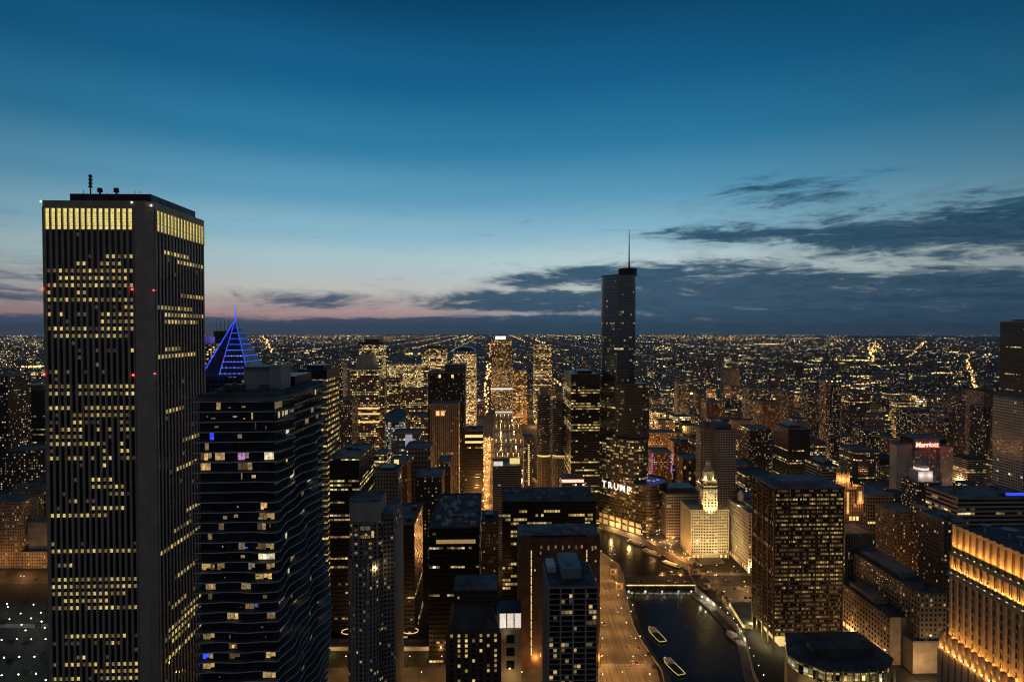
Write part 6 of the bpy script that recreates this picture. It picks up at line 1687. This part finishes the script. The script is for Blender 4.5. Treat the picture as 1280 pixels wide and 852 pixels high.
for x,y,w,d in cand:
    px,_=proj(x,y,50)
    tall=rf.random()
    H=rf.uniform(14,38) if tall<.55 else rf.uniform(35,85) if tall<.88 else rf.uniform(80,170)
    if y<900: H=min(H,60)
    lim=at(px,cap(px,y),y)[1]
    H=max(9,min(H,lim))
    FILL.append((x,y,w,d,H,px))
def seen(f):
    """rough test: is the top of this block hidden by a hand-placed building nearer to the camera?"""
    return True
FILL.sort(key=lambda f:-(f[2]*f[4])/(f[1]**2))
ind=FILL[:170]; rest=FILL[170:]
lc=0
for x,y,w,d,H,px in ind:
    nm,mt,ct=rf.choice(kinds if y>1200 else kinds[:5]+kinds[6:])
    _,py=proj(x,y,H)
    best,dx,dy=rel(px,py)
    size='low' if H<30 else 'mid-height' if H<65 else 'tall'
    side=('left of' if dx<-9 else 'right of' if dx>9 else 'behind')
    ud='up and ' if dy<-18 else 'down and ' if dy>18 else ''
    extra=['with a plant room','with a bare roof','with two roof boxes','with chamfered corners','with a long roof box']
    short=best[2][4:] if best[2].startswith('the ') else best[2]
    pos=f'{ud}{side} the {short}'
    k=rf.randrange(5); e_used=k; lab=None
    for t_ in range(5):
        L2=f'{size} {nm} {extra[(k+t_)%5]}, {pos}'
        if len(L2.replace('-',' ').split())>15: L2=f'{size} {nm} {extra[(k+t_)%5]}, {side} the {short}'
        if len(L2.replace('-',' ').split())>15: L2=f'{nm} {extra[(k+t_)%5]}, {side} the {short}'
        if L2 not in used: lab=L2; e_used=(k+t_)%5; break
    n_=0
    while lab is None:
        L2=f"{('second','third','fourth','fifth','sixth','seventh','eighth','ninth')[n_]} {size} {nm} {side} the {short}"; n_+=1
        if len(L2.replace('-',' ').split())>16: L2=f"{('second','third','fourth','fifth','sixth','seventh','eighth','ninth')[n_-1]} {nm} {side} the {short}"
        if L2 not in used: lab=L2
    used.add(lab)
    r=thing(nm.replace(' ','_'),lab,ct,(x,y,0),RZ,'blocks of the city centre')
    hw=w/2
    b=B.__new__(B); b.root=r; b.w=w; b.h=H; b.L=d; b.Y=y; b.cx=x; b.rz=RZ; b.frame=MB(); b.lits=[]; b.rect=[(-hw,0),(hw,0),(hw,d),(-hw,d)]
    sc=max(1,y/1100)
    b.walls(mt,3.1*sc,3.5*sc,roofmat=M['roof_dark'] if rf.random()<.6 else M['roof'],chamfer=5 if e_used==3 else 0)
    if e_used==0: b.penthouse(-hw*.5,hw*.4,d*.3,d*.75,rf.uniform(3,6),M['roof'])
    if e_used==4: b.penthouse(-hw*.7,hw*.7,d*.3,d*.5,2.5,M['roof_dark'])
    if e_used==2: b.units(2,seed=int(x),hmax=3)
# the rest, and the low city beyond, read as one mass
mass=MB(); MM=[res_dark,res_brown,brick_res,grey_st,tan_off,dense2]
def addm(x,y,w,d,H,mi):
    sc=max(1.0,y/1000)
    c,s=cos(RZ),sin(RZ)
    pts=[(x+c*a-s*b,y+s*a+c*b) for a,b in ((-w/2,0),(w/2,0),(w/2,d),(-w/2,d))]
    mass.prism(pts,0,H,3.2*sc,3.6*sc,m=mi,mt=6)
for x,y,w,d,H,px in rest: addm(x,y,w,d,H,rf.randrange(6))
gy=2330.0
while gy<9000:
    st=70 if gy<3500 else 110 if gy<5500 else 170
    gx=-gy*1.05
    while gx<gy*1.05:
        n1=sin(gx*.0021+1)*sin(gy*.0017)+.4*sin(gx*.006)
        if rf.random()<.62:
            w=rf.uniform(16,st*.62); d=rf.uniform(16,st*.62); H=rf.uniform(6,14)
            if rf.random()<.10+.06*n1: H=rf.uniform(18,46)
            if gy<4200 and rf.random()<.018: H=rf.uniform(50,95)
            x=gx+rf.uniform(-6,6)-gy*.031
            addm(x,gy+rf.uniform(0,8),w,d,H,rf.choice((0,0,0,1,2,3,4,5)))
        gx+=st
    gy+=st
o=mass.build('distant_city',MM+[M['roof_dark']]); o['kind']='stuff'

# ================================================================== the carpet of lamps out to the horizon
m_,t,b=newmat('far_lamp')
g=t.n('ShaderNodeNewGeometry'); r=X(t,g.outputs['Random Per Island'])
r2=(r*57.3).fr(); r3=(r*211.7).fr()
rp=t.n('ShaderNodeValToRGB'); rp.color_ramp.interpolation='CONSTANT'
for i,(p,c) in enumerate(((0,(1,.58,.18)),(.3,(1,.78,.38)),(.74,(1,.92,.66)),(.86,(.8,.95,1)),(.94,(1,.38,.1)),(.985,(1,.06,.03)))):
    e=rp.color_ramp.elements[i] if i<2 else rp.color_ramp.elements.new(p)
    e.position=p; e.color=(*c,1)
t.set(rp.inputs[0],r2)
t.nt.links.new(rp.outputs[0],b.inputs['Emission Color']); b.inputs['Base Color'].default_value=(.7,.65,.55,1)
t.set(b.inputs['Emission Strength'],r3.pw(3.2)*5.0+.14)
m_.cycles.emission_sampling='NONE'
lights=MB(); put2_l=[]
rl=random.Random(40)
def put(x,y,z,k):
    lights.octa(x,y,z,y/592*k*.5)
def dens(x,y):
    return .5+.5*sin(x*.00045+y*.00019+1.3)*sin(y*.00052-x*.00021+.6)
cnt=0; tries=0
while cnt<9000 and tries<200000:
    tries+=1
    px=rl.uniform(-30,1310)
    u=rl.random()
    py=418.6+ (u**2.0)*95
    x,y=gnd(px,py,6)
    if y<1350 or y>29200: continue
    if rl.random()>.10+.9*dens(x,y)**3: continue
    # left edge of the picture is a dense white glitter
    # snap to the street grid
    gxr=x+y*.031
    if rl.random()<.62:
        p=201 if rl.random()<.45 else 100.5
        if y>6000: p=402
        q=round(y/p)*p; y=max(1350,q+rl.uniform(-6,6))
    else:
        p=201 if y<8000 else 804
        gxr=round(gxr/p)*p+rl.uniform(-5,5); x=gxr-y*.031
    put(x,y,rl.uniform(5,14),rl.choice((.26,.3,.36,.42,.55,.7)) if py>421 else rl.uniform(.22,.45)); cnt+=1
# bright clusters: yards, car parks, shopping streets
for kk in range(-16,17):
    if kk in (0,): continue
    yy=2500.0; br_=rl.uniform(.12,.34)
    while yy<26000:
        xx=kk*603+90-yy*.031
        q_=proj(xx,yy,8)
        if -20<q_[0]<1300 and rl.random()<.55: put2_l.append((xx+rl.uniform(-6,6),yy,8,br_*rl.uniform(.5,1.3)))
        yy+=yy*.016
for (px,py,n,k_) in ((521,442,14,.9),(1066,450,30,.6),(1180,466,26,.6),(1080,470,30,.5),(880,492,10,1.0),(884,505,8,1.0),(1055,494,12,.6),(30,468,20,1.0),(40,458,24,.9),(300,445,14,.7),(1200,440,24,.5),(960,430,30,.5)):
    x,y=gnd(px,py,8)
    for k in range(n): put2_l.append((x+rl.uniform(-1,1)*y*.022,y+rl.uniform(-1,1)*y*.012,8,k_*rl.uniform(.5,1)))
for _ in range(300):
    px=rl.uniform(-20,1300); py=419.5+rl.random()**1.6*62
    x,y=gnd(px,py,6)
    if y<1600 or y>29000: continue
    n=rl.randint(5,15); L=y*rl.uniform(.008,.03)
    for k in range(n):
        xx=x+rl.uniform(-L,L); yy=min(29300,max(1400,y+rl.uniform(-.1,.1)*L*rl.choice((1,4))))
        put(xx,yy,rl.uniform(6,15),rl.uniform(.3,.75))
for x,y in EXTRA_BULBS: put(x,y,13,.35)
# left edge glitter
for _ in range(520):
    px=rl.uniform(-10,57); py=419+rl.random()**1.3*52
    x,y=gnd(px,py,6)
    if y<1500 or y>29000: continue
    put(x,y,8,rl.uniform(.35,.8))
# long avenues running away in perspective
avenue=MB()
def put2(x,y,z,k): avenue.octa(x,y,z,y/592*k*1.4)
for q in put2_l: put2(*q)
def chain(pa,pb,n,k,jit=2.0,pw=1.0):
    xa,ya=gnd(*pa,6); xb,yb=gnd(*pb,6)
    for i in range(n):
        t_=i/(n-1); s=1/( (1-t_)/ya + t_/yb)      # even spacing in the view, true places on the ground
        f=(s-ya)/(yb-ya); x=xa+(xb-xa)*f+rl.uniform(-jit,jit)*s/700
        put2(x,s+rl.uniform(-8,8),8,k*rl.uniform(.5,1.1))
chain((1224,501),(1209,450),60,.75); chain((1209,450),(1213,441),10,.5)
chain((1136,446),(1156,427),34,.5); chain((1089,452),(1088,433),30,.8,4); chain((1100,440),(1094,428),18,.7,5)
chain((330,421),(341,440),22,.7); chain((577,427),(592,419.5),18,.4); chain((665,423),(681,429),16,.4)
chain((690,473),(708,486),24,.55); chain((1020,436),(1055,425),20,.35)
chain((607,515),(611,455),60,.8,3); chain((612,455),(613.5,430),24,.5,2)
for yy in range(700,1500,11): put2(-41-(yy-690)*.029+rl.uniform(-8,8),yy,1.0,rl.uniform(.3,.6))
for yy in range(935,1740,10): put2(188+(yy-930)*.247+rl.uniform(-6,6),yy,1.0,rl.uniform(.25,.5))
chain((1040,484),(1100,478),30,.6); chain((1000,462),(1150,455),50,.45); chain((930,476),(1010,473),30,.5); chain((1050,500),(1100,470),20,.5)
for yq,x0,x1,n in ((419,640,700,60),(419.3,800,1010,120),(420,700,745,30),(420,250,520,90),(421,60,56,2),(424,860,1200,70)):
    for k in range(n):
        x,y=gnd(rl.uniform(min(x0,x1),max(x0,x1)),yq+rl.uniform(-.3,.5),6)
        if y<29300: put(x,y,8,rl.uniform(.3,.6))
o=lights.build('distant_city_lights',m_); o['kind']='stuff'
o=avenue.build('avenue_lights',glow('avenue_lamp',(1,.5,.14),(1,.72,.34),1.2,5.0,pw=1.6)); o['kind']='stuff'
for k in range(14):
    y=940+k*56; lamp((190+(y-930)*.247,y,9),26000,(1,.42,.11),.6,'sodium_light')
# street traffic glow of the near orange quarter right of the tallest tower
for px,py,pw in ((828,596,9000),(845,575,9000),(838,560,8000),(856,566,8000),(870,585,6000),(930,565,8000),(905,610,6000),(1075,700,4500),(1090,745,5000),(1105,790,5000),(828,690,5000),(850,690,5000)):
    x,y=gnd(px,py,9); lamp((x,y,9),pw*3.2,(1,.40,.10),.6,'sodium_light')
# ================================================================== camera and render settings
cam=bpy.data.cameras.new('camera'); cam.sensor_width=36; cam.lens=36*FOC/1280; cam.clip_end=90000; cam.clip_start=1
co=bpy.data.objects.new('camera',cam); COL.objects.link(co); co.location=(0,0,CAM_H); co.rotation_euler=(pi/2-PITCH,0,0)
SC.camera=co
SC.view_settings.view_transform='Standard'; SC.view_settings.look='None'; SC.view_settings.exposure=0; SC.view_settings.gamma=1
SC.render.engine='CYCLES'
cy=SC.cycles
cy.use_denoising=True; cy.denoising_prefilter='ACCURATE'; cy.denoising_input_passes='RGB_ALBEDO_NORMAL'; cy.denoiser='OPENIMAGEDENOISE'
cy.use_adaptive_sampling=False
cy.max_bounces=4; cy.diffuse_bounces=2; cy.glossy_bounces=3; cy.transmission_bounces=2
cy.sample_clamp_indirect=3.0; cy.caustics_reflective=False; cy.caustics_refractive=False
cy.use_light_tree=True; cy.pixel_filter_type='BLACKMAN_HARRIS'; cy.filter_width=1.15
# ------------------------------------------------------------------ the air between here and the horizon
m_=bpy.data.materials.new('haze'); m_.use_nodes=True; nt=m_.node_tree; nt.nodes.clear()
o_=nt.nodes.new('ShaderNodeOutputMaterial'); pv=nt.nodes.new('ShaderNodeVolumePrincipled')
pv.inputs['Color'].default_value=(.8,.86,.92,1); pv.inputs['Density'].default_value=2.2e-5; pv.inputs['Anisotropy'].default_value=.2
nt.links.new(pv.outputs[0],o_.inputs['Volume'])
hz=MB(); hz.box(-30500,30500,-2500,30500,-8,470)
o=hz.build('haze',m_); o['kind']='stuff'
SC.cycles.volume_bounces=0
